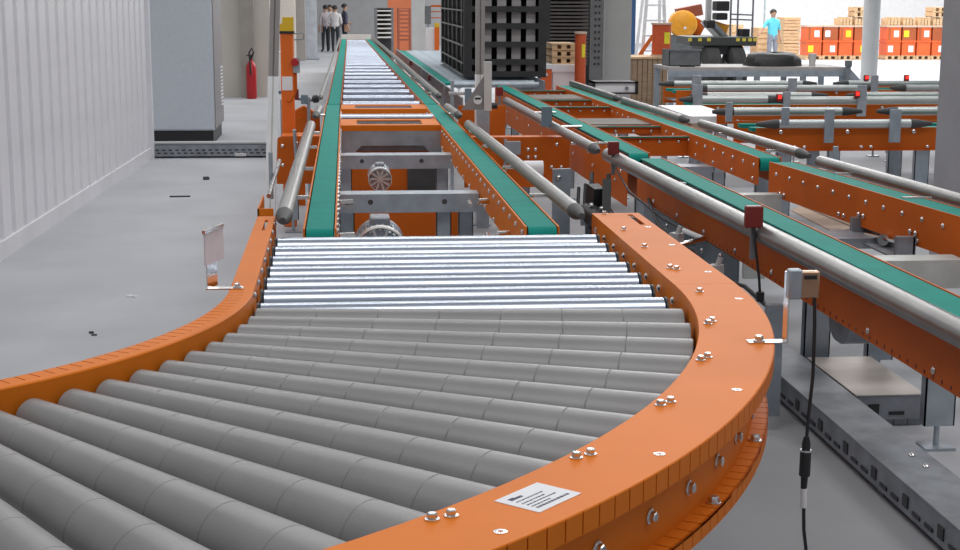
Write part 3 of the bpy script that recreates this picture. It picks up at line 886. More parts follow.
# ------------------------------------------------------------------ things on the floor, right foreground
def duct(label, x0, x1, y0, y1, h, along, ma, legs=True):
    o = thing('cable_duct', label, 'duct', ((x0+x1)/2, (y0+y1)/2, 0))
    z0 = .035
    obj('cover', MB().box(x0, x1, y0, y1, h-.008, h), ma, o, bevel=.003)
    obj('body', B(x0+.006, x1-.006, y0+.006, y1-.006, z0, h-.008), GALVD, o)
    a0, a1 = (y0, y1) if along == 'y' else (x0, x1)
    p, k = a0+.06, 0
    while p < a1-.1:
        wd, zz, hh = ((.05, h*.55, .045), (.07, h*.42, .014), (.07, h*.42, .014))[k % 3]
        if along == 'y':
            obj('slot', B(x0+.001, x0+.008, p, p+wd, zz-hh/2, zz+hh/2), BLACK, o)
        else:
            obj('slot', B(p, p+wd, y0+.001, y0+.008, zz-hh/2, zz+hh/2), BLACK, o)
        p += wd+.045
        k += 1
    n = 5
    for i in range(n):
        f = a0+(a1-a0)*(i+.5)/n
        obj('foot', B(x0+.03, x1-.03, f-.03, f+.03, 0, z0) if along == 'y' else B(f-.03, f+.03, y0+.03, y1-.03, 0, z0), GALVD, o)
    return o
DU = duct('long grey slotted cable duct on the floor beside the curved orange rail', 1.985, 2.205, 1.0, 9.6, .15, 'y', GALVD)
for y in (5.30, 5.16):
    bolt(DU, (2.13, y, .15), '+z', DOME)
PL = duct('short wide slotted duct with pale cover joining the long floor duct', 2.215, 2.53, 6.18, 6.88, .15, 'x', mat('pale_duct_cover', (.52, .48, .45), .45, .4, .1, 5))
cb = thing('cardboard_sheet', 'folded brown cardboard sheet lying on the floor behind the right green belt', 'cardboard', (3.9, 12.0, 0))
obj('panel', MB().prism([zpt(791, 211, 0), zpt(800, 207, 0), zpt(853, 229, 0), zpt(834, 233, 0)], 'z', .001, .008), CARD, cb)
obj('panel', MB().prism([zpt(801.5, 206.5, 0), zpt(816, 203, 0), zpt(870, 224, 0), zpt(856, 229, 0)], 'z', .001, .012), CARD, cb)

# ------------------------------------------------------------------ left side
lb = [((180, 197), .19, .012, 'thin dark strip lying on the grey floor by the left wall'), ((210, 180), .05, .03, 'small dark crumb on the grey floor nearest the cabinet')]
tag(obj('floor_scrap', MB().cbox((-1.525, 14.19, .006), (.19, .03, .012), .05), DIRT), 'thin dark strip lying on the grey floor beside the ribbed wall', 'scrap')
tag(obj('floor_scrap', MB().cbox((-1.335, 9.378, .006), (.05, .02, .012), -.4).cbox((-1.30, 9.36, .005), (.02, .02, .01), .2), FOAM), 'small white paper scrap on the grey floor left of the curve', 'scrap')
tag(obj('floor_scrap', MB().cbox((-1.41, 8.35, .005), (.025, .022, .01), .3).cbox((-1.385, 8.29, .004), (.03, .012, .008), .1), DIRT), 'pair of tiny dark chips on the floor near the inner orange rail', 'scrap')
tag(obj('floor_scrap', MB().cbox((-1.40, 15.55, .015), (.05, .06, .03), .4), DIRT), 'small dark lump on the floor in front of the slotted floor rail', 'scrap')

CB = thing('control_cabinet', 'tall grey steel control cabinet on a black plinth by the ribbed wall', 'cabinet', (-1.95, 20, 0))
obj('body', B(-2.42, -1.62, 19.4, 20.8, .17, 2.4), CABM, CB, bevel=.01)
obj('plinth', B(-2.40, -1.64, 19.42, 20.78, 0, .17), BLACK, CB)
dr = obj('door', B(-2.41, -1.63, 19.38, 19.40, .19, 2.38), CABM, CB)
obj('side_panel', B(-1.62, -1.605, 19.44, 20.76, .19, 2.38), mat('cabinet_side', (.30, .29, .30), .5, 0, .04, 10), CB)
for k in range(12):
    obj('vent_slat', B(-1.606, -1.592, 20.3, 20.6, .42+k*.045, .44+k*.045), FOAM, CB)
PI_ = thing('downpipe', 'grey vertical pipe with clamps at the end of the ribbed wall', 'pipe', (-2.27, 18.0, 0))
obj('pipe', MB().cyl((-2.29, 18.0, .10), (-2.33, 18.0, 3.2), .036, None, 14), LGREYC, PI_)
obj('shoe', B(-2.33, -2.22, 17.94, 18.06, 0, .12), GALVD, PI_)
for z in (.36, .95, 1.6):
    obj('clamp', B(-2.38, -2.22, 17.95, 18.05, z, z+.025), GALV, PI_)
obj('joint_sleeve', MB().cyl((-2.306, 18, 1.02), (-2.309, 18, 1.12), .043, None, 14), LGREYC, PI_)
FR = thing('floor_rail', 'slotted galvanised cable tray crossing the floor in front of the cabinet', 'tray', (-1.5, 17.7, 0))
obj('tray', MB().box(-2.30, -.72, 17.68, 17.69, .02, .145).box(-2.30, -.72, 17.69, 17.95, .02, .03).box(-2.30, -.72, 17.94, 17.95, .02, .145), GALVD, FR)
obj('lid_pipe', MB().cyl((-2.30, 17.78, .165), (-.72, 17.78, .165), .022, None, 12), LGREYC, FR)
for k in range(20):
    obj('slot', B(-2.24+k*.076, -2.20+k*.076, 17.674, 17.681, .085, .10), BLACK, FR)
    obj('slot', B(-2.22+k*.076, -2.18+k*.076, 17.674, 17.681, .05, .065), BLACK, FR)
for x in (-2.1, -1.5, -.9):
    obj('foot', B(x-.04, x+.04, 17.70, 17.9, 0, .02), BLACK, FR)
obj('clamp', B(-1.25, -1.12, 17.66, 17.70, .02, .06), MIRR, FR)

FX = thing('fire_extinguisher', 'red fire extinguisher standing in front of the beige pilaster', 'extinguisher', (-1.655, 28.1, 0))
obj('cylinder', MB().lathe((-1.655, 28.1, 0), (-1.655, 28.1, 1), [(0, .085), (.03, .095), (.58, .095), (.66, .06), (.69, .03), (.72, .03)], 20), RED, FX)
obj('valve', MB().cbox((-1.655, 28.1, .75), (.05, .05, .07)).cbox((-1.68, 28.1, .79), (.12, .03, .02)), BLACK, FX)
obj('hose', MB().tube([(-1.64, 28.06, .75), (-1.60, 28.04, .85), (-1.63, 28.02, .92), (-1.68, 28.0, .85), (-1.665, 27.99, .60), (-1.66, 27.99, .45)], .016), BLACK, FX)
WB = thing('wall_cabinet', 'white low cabinet with blue edge beyond the fire extinguisher', 'cabinet', (-1.3, 29.6, 0))
obj('body', B(-1.60, -1.05, 29.6, 30.2, .03, .80), FOAM, WB)
obj('blue_edge', MB().tube([(-1.565, 29.58, .82), (-1.565, 29.58, .08), (-1.52, 29.58, .03), (-1.06, 29.58, .03)], .016), BLUE, WB)
tag(struct('column_left', B(-1.36, -1.05, 44.8, 45.3, 0, 5), BEIGE), 'beige concrete column beyond the orange emergency post', 'column')
cl = struct('column_steel_left', MB().box(-1.08, -.72, 45.6, 45.63, 0, 5).box(-.92, -.88, 45.63, 45.9, 0, 5).box(-1.08, -.72, 45.9, 45.93, 0, 5), mat('blue_grey_steel', (.50, .53, .58), .5, .2))
obj('base_plate', B(-1.14, -.66, 45.45, 46.05, 0, .03), GALVD, cl)

# light-barrier posts: aluminium profile above, white sleeve below
def barrier_post(label, x, y, zs, z1, w0, lean, zb=0.):
    o = thing('barrier_post', label, 'post', (x, y, 0))
    R_ = (0, lean, 0)
    w = w0
    obj('sleeve', MB().box(-w*.55, w*.55, -.03, .03, zb, zs), WHITE, o, (x, y, 0), R_, bevel=.004)
    obj('sleeve_groove', B(-w*.08, w*.08, -.032, -.029, zb, zs), OFFW, o, (x, y, 0), R_)
    obj('profile', MB().box(-w*.5, -w*.08, -.028, .028, zs, z1).box(w*.08, w*.5, -.028, .028, zs, z1).box(-w*.08, w*.08, -.01, .02, zs, z1), ALU, o, (x, y, 0), R_)
    obj('base', B(-.09, .09, -.08, .08, 0, .015), GALV, o, (x, y, 0))
    return o
barrier_post('tall white sleeved aluminium post at the left end of the straight rollers', -.485, 9.5, 1.365, 2.6, .060, .045)
barrier_post('tall white sleeved aluminium post beside the triangular gusset and black rack', 1.118, 12.25, 1.235, 2.8, .072, 0)
GU = thing('gusset_post', 'cream upright with grey triangular gusset next to the white sleeved post', 'bracket', (1.10, 12.1, 0))
obj('gusset', MB().prism([(.955, .960), (1.135, .960), (1.135, 1.235)], 'y', 12.08, 12.09), mat('grey_gusset', (.30, .28, .28), .5, .3), GU)
obj('upright', B(1.135, 1.195, 12.05, 12.11, .955, 1.345), OFFW, GU)
obj('disc', MB().cyl((1.085, 12.08, 1.04), (1.085, 12.07, 1.04), .035, None, 20), FOAM, GU)
obj('disc_slot', B(1.06, 1.11, 12.066, 12.071, 1.045, 1.06), BLACK, GU)
obj('foot', B(1.08, 1.18, 12.06, 12.10, 0, .955), GALV, GU)

ES = thing('emergency_stop_post', 'orange post with yellow cap and red emergency button by the left wall opening', 'post', (-.44, 12.3, 0))
obj('post', B(-.487, -.382, 12.25, 12.35, 0, 1.57), mat('bright_orange_paint', (.78, .15, .01), .4, 0, .05, 5), ES, bevel=.01)
obj('cap', MB().prism([(-.495, 1.58), (-.380, 1.58), (-.380, 1.69), (-.465, 1.69), (-.470, 1.64), (-.495, 1.63)], 'y', 12.24, 12.36), YEL, ES)
obj('band', B(-.495, -.376, 12.238, 12.362, 1.560, 1.580), BLACK, ES)
obj('wire_loop', MB().tube([(-.378, 12.30, 1.560), (-.335, 12.3, 1.560), (-.315, 12.3, 1.575), (-.295, 12.3, 1.545), (-.305, 12.3, 1.515), (-.378, 12.3, 1.510)], .005), GALVD, ES)
bx_ = obj('button_box', B(-.388, -.335, 12.235, 12.30, 1.25, 1.37), GALV, ES)
obj('red_button', MB().lathe((-.372, 12.235, 1.335), (-.372, 12.19, 1.335), [(0, .015), (.02, .015), (.022, .032), (.04, .030)], 16), RED, bx_)
obj('white_plate', B(-.478, -.395, 12.243, 12.25, 1.11, 1.22), FOAM, ES)
obj('side_pipe', MB().tube([(-.372, 12.27, 1.28), (-.372, 12.27, 1.12), (-.39, 12.26, 1.06), (-.43, 12.24, 1.02)], .014), ORANGE2, ES)

# small orange fittings around the left guard tube
OB = thing('orange_bracket', 'small orange angle bracket at the end of the inner orange rail', 'bracket', (-.38, 7.3, 0))
obj('angle', MB().box(-.405, -.398, 7.10, 7.60, .70, .865).box(-.405, -.33, 7.10, 7.11, .80, .865), ORANGE, OB)
obj('stand', B(-.42, -.36, 7.4, 7.5, 0, .71), ORANGE, OB)
obj('rod', MB().cyl((-.372, 8.9, .90), (-.375, 7.6, .86), .012, None, 8), MIRR, OB)
obj('rod', MB().cyl((-.40, 8.4, .74), (-.40, 8.4, 1.0), .012, None, 8), GALV, OB)
SU = thing('side_drive', 'orange and steel side drive with clamps left of the green belt conveyor', 'machine', (-.34, 13.6, 0))
obj('housing', MB().prism([(-.53, .58), (-.20, .58), (-.20, .82), (-.34, .90), (-.53, .80)], 'y', 13.5, 13.56), ORANGE2, SU, bevel=.01)
obj('housing_ring', MB().cyl((-.36, 13.5, .73), (-.36, 13.44, .73), .07, None, 18), ORANGE2, SU)
obj('upright', B(-.31, -.28, 13.4, 13.43, 0, .98), GALV, SU)
obj('hook', MB().box(-.46, -.38, 13.4, 13.43, .96, 1.05).box(-.46, -.44, 13.4, 13.43, .90, .98), DRED, SU)
obj('clamp', MB().cbox((-.33, 13.4, .96), (.06, .05, .08)).cyl((-.46, 13.42, .97), (-.25, 13.42, .95), .012, None, 8), BLUEC, SU)
obj('knob', MB().lathe((-.26, 13.42, .96), (-.19, 13.40, .97), [(0, .02), (.01, .035), (.05, .035), (.06, .02)], 14), BLACK, SU)
obj('plate', B(-.55, -.44, 13.55, 13.57, .58, .95), GALV, SU)
obj('stand', B(-.42, -.34, 13.52, 13.55, 0, .60), ORANGE2, SU)
SV = thing('side_drive', 'steel clamp mechanism behind the triangular gusset, right of the green belts', 'machine', (1.1, 14.0, 0))
obj('upright', B(1.02, 1.05, 14.2, 14.23, 0, 1.08), GALV, SV)
obj('cross_rod', MB().cyl((1.0, 14.2, .96), (1.32, 14.2, .96), .016, None, 10), MIRR, SV)
obj('clamp', MB().cbox((1.18, 14.15, .94), (.06, .06, .14)), BLUEC, SV)
obj('lever', MB().cbox((1.30, 14.1, 1.0), (.16, .03, .03), 0, 0, .5), MIRR, SV)
obj('knob', MB().cyl((1.35, 14.1, .85), (1.45, 14.1, .85), .03, None, 14), BLACK, SV)
obj('panel', B(1.10, 1.55, 14.3, 14.32, .55, .84), ORANGE2, SV)
obj('stand', B(1.28, 1.36, 14.32, 14.36, 0, .6), ORANGE2, SV)

# ------------------------------------------------------------------ racks carried on the grey conveyor
def at(px, py, Y):
    d = cam_dir((px-480)/F, (py-275)/F)
    t_ = Y/d.y
    return Vector((d.x*t_, Y, CAMZ+d.z*t_))
rx0, rx1, ry0, ry1, rz1 = at(464, 80, 19).x, at(546, 80, 19).x, 19.0, 23.4, 2.35
RK = thing('storage_rack', 'large black steel rack with light shelf rails standing on the grey conveyor', 'rack', ((rx0+rx1)/2, 21, .835))
for (x, y) in ((rx0, ry0), (rx1-.10, ry0), (rx0, ry1-.10), (rx1-.10, ry1-.10)):
    obj('upright', B(x, x+.10, y, y+.10, .858, rz1), RACK, RK)
for py in (78, 62, 44.5, 26, 9, -9, -27):
    z = max(.90, at(500, py, 19).z)
    obj('front_beam', B(rx0+.10, rx1-.10, ry0, ry0+.05, z-.035, z+.035), RACK, RK)
    obj('shelf', B(rx0+.04, rx1-.04, ry0+.05, ry1-.12, z-.01, z+.01), RACK, RK)
    obj('side_rail', B(rx0-.015, rx0, ry0+.10, ry1-.10, z-.03, z-.01), RACKR, RK)
obj('side_sheet', B(rx0+.04, rx0+.05, ry0+.1, ry1-.1, .86, rz1), RACK, RK)
obj('back_sheet', B(rx0+.05, rx1-.02, ry0+.5, ry0+.52, .86, rz1), RACK, RK)
obj('side_sheet', B(rx1-.03, rx1-.02, ry0+.1, ry1-.1, .86, rz1), RACK, RK)
for k in range(5):
    y = ry0+.4+k*.8
    obj('side_post', B(rx0+.005, rx0+.035, y, y+.08, .86, rz1), RACK, RK)
pw = (rx1-rx0-.3)/4
for k in range(4):
    obj('load_panel', B(rx0+.24+k*pw, rx0+.24+k*pw+pw*.62, ry0+.10, ry0+.14, .88, 2.3), mat('pale_grey_goods', (.40, .38, .38), .7), RK)
def louvre_rack(label, px0, px1, py0, py1, Y, n, depth, ma, mb_, zfloor, back=None):
    a, b = at(px0, py1, Y), at(px1, py0, Y)
    o = thing('louvre_rack', label, 'rack', ((a.x+b.x)/2, Y, zfloor))
    wpost = (b.x-a.x)*.13
    z0 = max(zfloor, .0)
    for x in (a.x, b.x-wpost):
        for yy in (Y, Y+depth):
            obj('upright', B(x, x+wpost, yy, yy+.06, z0, b.z), ma, o)
    for k in range(n):
        z = a.z+(b.z-a.z)*(k+.5)/n
        obj('shelf', B(a.x+wpost, b.x-wpost, Y, Y+depth, z-.02, z+.015), mb_, o)
    obj('top', B(a.x, b.x, Y, Y+depth+.06, b.z, b.z+.02), ma, o)
    if back:
        obj('back_panel', B(a.x+.02, b.x-.02, Y+depth-.02, Y+depth, z0+.05, b.z), back, o)
    return o
louvre_rack('small dark rack with seven pale shelves beyond the far end of the long roller conveyor', 375, 393.5, 8.5, 39.5, 42.0, 7, .5, GREYP, OFFW, 0, RACK)
louvre_rack('dark louvred rack behind the stacked pine pallets', 543, 596, -14, 66, 27, 22, .7, RACK, mat('dark_slat_brown', (.10, .085, .08), .6), 0, RACK)
louvre_rack('red brown slatted rack in front of the orange back panel', 398, 411, 9, 42, 40, 8, .4, RUST, RUST, 0, None)
op = at(388, 40, 46); oq = at(414, -12, 46)
tag(obj('orange_partition', B(op.x, oq.x, 46, 46.15, 0, oq.z), mat('orange_partition_sheet', (.55, .15, .06), .6, 0, .1, 2)), 'tall orange partition panel at the back wall behind the red brown rack', 'partition')
cp = at(412, 48, 33); cq = at(425, 0, 33)
ccol = struct('column_far', MB().box(cp.x, cq.x, 33, 33.3, 0, 5), LGREYC)
MC = thing('operator_terminal', 'white operator terminal with orange post beside the far grey column', 'machine', (at(432, 50, 30).x, 30, 0))
a, b = at(426, 48, 30), at(434.5, 28, 30)
obj('cabinet', B(a.x, b.x, 30, 30.3, 0, b.z), FOAM, MC)
a, b = at(434.5, 48, 30), at(439, 24, 30)
obj('orange_post', B(a.x, b.x, 29.9, 30.0, 0, b.z-.06), mat('bright_orange_paint', (.78, .15, .01)), MC)
obj('yellow_cap', B(a.x, b.x, 29.9, 30.0, b.z-.06, b.z+.02), YEL, MC)
a, b = at(425, 24, 30), at(431, 6, 30)
obj('screen', B(a.x, b.x, 30.05, 30.12, a.z, b.z), GREYP, MC)
obj('screen_arm', B(a.x+.05, a.x+.09, 30.12, 30.2, a.z-.3, a.z+.1), GALV, MC)
obj('frame', MB().box(b.x, b.x+.25, 30.1, 30.14, b.z-.02, b.z+.02).box(b.x, b.x+.25, 30.1, 30.14, b.z-.12, b.z-.10).box(b.x, b.x+.25, 30.1, 30.14, b.z-.24, b.z-.22), ORANGE2, MC)

# ------------------------------------------------------------------ columns
co = struct('column_right', B(4.10, 4.7, 9.6, 10.1, 0, 5), mat('column_grey_right', (.30, .30, .32), .7, 0, .06, 4))
a, b = at(860.5, 80, 32), at(880.5, 0, 32)
cr_ = struct('column_round', MB().cyl(((a.x+b.x)/2, 32, 0), ((a.x+b.x)/2, 32, 6), (b.x-a.x)/2, None, 32), LGREYC)
a, b = at(605, 80, 24), at(632, 0, 24)
struct('column_steel', MB().box(a.x, b.x, 24, 24.35, 0, 5), mat('steel_column_paint', (.36, .36, .35), .6, 0, .05, 3))
a, b = at(590, 80, 23.8), at(604, 0, 23.8)
UP = thing('perforated_upright', 'dark grey perforated steel upright left of the wide grey column', 'upright', ((a.x+b.x)/2, 23.8, 0))
obj('profile', MB().box(a.x, b.x, 23.8, 23.86, 0, 3), mat('upright_grey', (.15, .15, .155), .5, .3), UP)
for k in range(12):
    for dx in (.35, .65):
        x = a.x+(b.x-a.x)*dx
        obj('hole', B(x-.016, x+.016, 23.794, 23.801, .80+k*.10, .835+k*.10), BLACK, UP)

# ------------------------------------------------------------------ work table and its load
WT = thing('work_table', 'long grey work table behind the cross conveyors with triangular end gusset', 'table', (6.0, 22.4, 0))
tx0, tx1 = at(663, 66, 22.4).x, at(838, 70, 22.4).x
tz = at(750, 66, 22.4).z
obj('table_top', B(tx0, tx1, 22.0, 23.1, tz-.05, tz), mat('table_grey', (.42, .39, .38), .6, .1), WT)
obj('front_rail', B(tx0, tx1, 22.0, 22.04, tz-.14, tz-.05), GALV, WT)
for x in (tx0+.05, (tx0+tx1)/2, tx0+(tx1-tx0)*.76, tx1-.05):
    for y in (22.05, 23.05):
        obj('leg', B(x-.04, x+.04, y-.03, y+.03, 0, tz-.05), GALV, WT)
obj('gusset', MB().prism([(tx1+.02, tz-.02), (tx1+.02, tz-.42), (tx1+.36, tz-.42), (tx1+.36, tz-.36)], 'y', 21.9, 21.93), GALV, WT)
obj('gusset_post', B(tx1-.05, tx1+.02, 21.88, 21.95, 0, tz), GALVD, WT)
tag(obj('table_sensor', MB().box(tx1-.05, tx1+.03, 21.86, 21.96, tz+.015, tz+.10).box(tx1-.04, tx1+.02, 21.87, 21.95, tz, tz+.015), GREYP), 'small dark sensor box on the right front corner of the work table', 'sensor')
# tarpaulin bundle
def blob(cx, cy, z0, rx, ry, rz, n=26, mrows=9, seed=1, flat=.5):
    rnd = random.Random(seed)
    mb = MB()
    ph = [rnd.uniform(0, 6.28) for _ in range(6)]
    vs, fs = [], []
    for j in range(mrows+1):
        v = j/mrows
        zz = math.sin(v*PI/2)
        rr = math.cos(v*PI/2)**flat
        for k in range(n):
            th = 2*PI*k/n
            wob = 1+.05*math.sin(3*th+ph[0]+v*3)+.04*math.sin(5*th+ph[1])+.03*math.sin(9*th+ph[2]+v*5)
            vs.append((cx+rx*rr*wob*math.cos(th), cy+ry*rr*wob*math.sin(th), z0+rz*zz*(1+.06*math.sin(2*th+ph[3]))))
    for j in range(mrows):
        for k in range(n):
            k2 = (k+1) % n
            fs.append((j*n+k, j*n+k2, (j+1)*n+k2, (j+1)*n+k))
    fs.append(tuple(range(n-1, -1, -1)))
    return mb.add(vs, fs)
a, b = at(744, 67, 22.5), at(800, 52, 22.5)
tag(obj('tarpaulin_bundle', blob((a.x+b.x)/2, 22.5, tz, (b.x-a.x)/2, .36, .20, seed=4, flat=.30), TARP), 'black folded tarpaulin bundle lying on the work table', 'tarpaulin')
a = at(812, 68, 22.4)
bk = thing('bucket', 'small pale bucket standing on the right end of the work table', 'bucket', (a.x, 22.4, tz))
obj('pail', MB().lathe((a.x, 22.4, tz), (a.x, 22.4, 3), [(0, .045), (.17, .060), (.175, .064), (.185, .064), (.17, .055), (.02, .04)], 20), OFFW, bk)
obj('rim', MB().lathe((a.x, 22.4, tz+.172), (a.x, 22.4, 3), [(0, .065), (.012, .065)], 20), OFFW, bk)
a, b = at(666, 65, 22.6), at(698, 49, 22.6)
bn = thing('storage_bin', 'dark grey storage bin on the left end of the work table', 'bin', ((a.x+b.x)/2, 22.6, tz))
obj('body', MB().box(a.x, b.x, 22.4, 22.41, tz, tz+.24).box(a.x, b.x, 22.89, 22.9, tz, tz+.24).box(a.x, a.x+.01, 22.4, 22.9, tz, tz+.24).box(b.x-.01, b.x, 22.4, 22.9, tz, tz+.24).box(a.x, b.x, 22.4, 22.9, tz, tz+.01), GREYP, bn)
obj('rim', MB().box(a.x-.01, b.x+.01, 22.385, 22.40, tz+.22, tz+.25), GREYP, bn)
tag(obj('tool_roll', MB().cyl((at(680, 67, 22.1).x, 22.12, tz+.018), (at(690, 67, 22.1).x, 22.12, tz+.018), .02, None, 12).cbox((at(690, 67, 22.1).x+.03, 22.12, tz+.012), (.08, .05, .024)), BLACK), 'small black hand tool on the front edge of the work table', 'tool')

# ------------------------------------------------------------------ goods behind
def box_at(px0, px1, py0, py1, Y, dep):
    a, b = at(px0, py1, Y), at(px1, py0, Y)
    return a.x, b.x, Y, Y+dep, a.z, b.z
def reel(label, px0, px1, py0, py1, Y, z0=None, sticker=True, lz=(.38, .72)):
    a, b = at(px0, py1, Y), at(px1, py0, Y)
    cx, r = (a.x+b.x)/2, (b.x-a.x)/2
    z0 = a.z if z0 is None else z0
    o = thing('cable_reel', label, 'reel', (cx, Y+r, z0))
    obj('winding', MB().lathe((cx, Y+r, z0), (cx, Y+r, 9), [(.03, r*.93), (b.z-z0-.03, r*.93)], 28), REEL, o)
    obj('flange', MB().cyl((cx, Y+r, z0), (cx, Y+r, z0+.03), r*1.02, None, 28), CARD, o)
    obj('flange', MB().cyl((cx, Y+r, b.z-.03), (cx, Y+r, b.z), r*1.06, None, 28), CARD, o)
    if sticker:
        mb = MB()
        h0, h1 = z0+(b.z-z0)*lz[0], z0+(b.z-z0)*lz[1]
        n = 6
        vs = []
        for k in range(n+1):
            th = -PI/2+.10+k*.12
            for z in (h0, h1):
                for rr in (r*.935, r*.96):
                    vs.append((cx+rr*math.cos(th), Y+r+rr*math.sin(th), z))
        fs = []
        for k in range(n):
            i = 4*k
            fs += [(i+1, i+5, i+7, i+3), (i, i+2, i+6, i+4), (i+2, i+3, i+7, i+6), (i, i+4, i+5, i+1)]
        fs += [(0, 1, 3, 2), (4*n, 4*n+2, 4*n+3, 4*n+1)]
        obj('yellow_label', mb.add(vs, fs), mat('yellow_label', (.80, .70, .03), .6), o)
    return o
# crate with reel
x0, x1, y0, y1, z0, z1 = box_at(632, 668, 57, 84, 26, 1.0)
CR = thing('wooden_crate', 'brown planked wooden crate carrying the tall orange reel', 'crate', ((x0+x1)/2, 26.5, 0))
npl = 7
for k in range(npl):
    wv = (x1-x0)/npl
    obj('plank', B(x0+k*wv+.005, x0+(k+1)*wv-.005, 26.0, 26.025, 0, z1-.03), WOODD, CR)
    obj('plank', B(x0+k*wv+.005, x0+(k+1)*wv-.005, 26.975, 27.0, 0, z1-.03), WOODD, CR)
obj('side', B(x0, x0+.02, 26.03, 26.97, 0, z1-.03), WOODD, CR)
obj('side', B(x1-.02, x1, 26.03, 26.97, 0, z1-.03), WOODD, CR)
obj('lid', B(x0-.03, x1+.03, 25.97, 27.03, z1-.03, z1), WOOD, CR)
reel('tall orange reel with yellow label standing on the wooden crate', 653, 674, 23, 57, 26.2, z1)
x0, x1, y0, y1, z0, z1 = box_at(574.5, 588, 32, 82, 22.0, .3)
reel('slim orange reel with yellow label beside the dark grey upright', 575, 587.5, 32, 81, 22.0, 0, True, (.73, .87))
# pine pallets stacked on end beside the slim reel
def pallet(label, x0, x1, y0, y1, z, h=.10, group=None):
    o = thing('wooden_pallet', label, 'pallet', ((x0+x1)/2, (y0+y1)/2, z), group)
    for k in range(5):
        d = (y1-y0)/5
        obj('deck_board', B(x0, x1, y0+k*d+.01, y0+(k+1)*d-.015, z+h-.022, z+h), WOOD, o)
    for x in (x0+.04, (x0+x1)/2, x1-.04):
        obj('bearer', B(x-.04, x+.04, y0, y1, z+.02, z+h-.022), WOOD, o)
    for y in (y0, (y0+y1)/2-.04, y1-.08):
        obj('bottom_board', B(x0, x1, y, y+.08, z, z+.02), WOOD, o)
    return o
x0, x1, _, _, z0, z1 = box_at(551, 575, 43, 64, 22.6, .8)
base = box_at(553, 578, 64, 82, 22.3, .6)
sb_ = thing('foam_box', 'large white foam box under the pine pallets', 'box', ((base[0]+base[1])/2, 22.7, 0))
obj('body', B(base[0], base[1]+.02, 22.3, 23.3, 0, z0-.10), FOAM, sb_)
obj('lid', B(base[0]-.02, base[1]+.03, 22.28, 23.32, z0-.10, z0), FOAM, sb_)
nh = (z1-z0)/3
for k, nm in enumerate(('lowest of three pine pallets stacked on the white foam box', 'middle of three pine pallets stacked on the white foam box', 'topmost of three pine pallets stacked on the white foam box')):
    pallet(nm, x0, x1, 22.5, 23.2, z0+k*nh, nh-.003, 'pine pallets on the foam box')
x0, x1, _, _, z0, z1 = box_at(541, 552, 64, 82, 22.0, .4)
rb = thing('red_box', 'small orange red box with white lid at the foot of the black rack', 'box', ((x0+x1)/2, 22.2, 0))
zz = at(546, 69, 22).z
obj('body', B(x0, x1, 22.0, 22.25, 0, zz), CRATE, rb)
obj('lid', B(x0-.005, x1+.005, 21.99, 22.26, zz, at(546, 64.5, 22).z), FOAM, rb)
obj('logo', MB().cyl(((x0+x1)/2, 22.0, zz-.08), ((x0+x1)/2, 21.995, zz-.08), .02), PAPER, rb)

# blue pole, step ladder
a, b = at(631, 60, 30), at(636, 0, 30)
tag(obj('blue_pole', MB().box(a.x, b.x, 30, 30.1, 0, 3.2).box(a.x-.06, b.x+.06, 29.95, 30.15, 0, .02), BLUE), 'dark blue square pole right of the wide grey column', 'pole')
LD = thing('step_ladder', 'white step ladder standing open behind the tall orange reel', 'ladder', (at(648, 60, 29).x, 29, 0))
lx0, lx1 = at(640, 50, 29).x, at(668, 50, 29).x
mx0, mx1 = lx0+.13, lx1-.13
for (xa_, xb_) in ((lx0, mx0), (lx1, mx1)):
    obj('rail', MB().cbox(((xa_+xb_)/2, 29, 1.1), (.06, .04, 2.25), 0, 0, math.atan2(xb_-xa_, 2.2)), WHITE, LD)
    obj('rear_rail', MB().cbox(((xa_+xb_)/2, 29.55, 1.1), (.05, .04, 2.3), 0, .22, math.atan2(xb_-xa_, 2.2)), WHITE, LD)
for k in range(7):
    z = .25+k*.29
    f = z/2.2
    obj('tread', B(lx0+.13*f, lx1-.13*f, 28.95, 29.10, z, z+.03), WHITE, LD)
obj('orange_foot', MB().cbox((lx0+.10, 28.9, .95), (.07, .03, .45), 0, 0, .6), mat('bright_orange_paint', (.78, .15, .01)), LD)

# yellow-orange machine behind the boom lift
YM = thing('yellow_machine', 'yellow drum machine with orange frame behind the tall orange reel', 'machine', (at(683, 40, 33).x, 33, 0))
c0 = at(682, 24, 33)
obj('drum', MB().lathe((c0.x, 32.8, c0.z), (c0.x+.15, 33.8, c0.z), [(0, .05), (.03, .22), (.10, .30), (.8, .30), (.9, .2)], 24), mat('machine_yellow', (.85, .36, .02), .4), YM)
obj('base', B(c0.x-.4, c0.x+.8, 32.9, 33.8, 0, c0.z-.25), GREYP, YM)
c1 = at(697, 26, 33)
obj('arm', MB().cbox((c1.x, 33.3, c1.z), (.40, .3, .34), 0, 0, .5), ORANGE2, YM)
obj('head', MB().cbox((at(692, 12, 33).x, 33.3, at(692, 12, 33).z), (.55, .3, .24), 0, 0, -.2), RUST, YM)
obj('lamp', MB().lathe((c0.x+.02, 32.79, c0.z-.08), (c0.x+.02, 32.75, c0.z-.08), [(0, .03), (.03, .03)], 12), FOAM, YM)

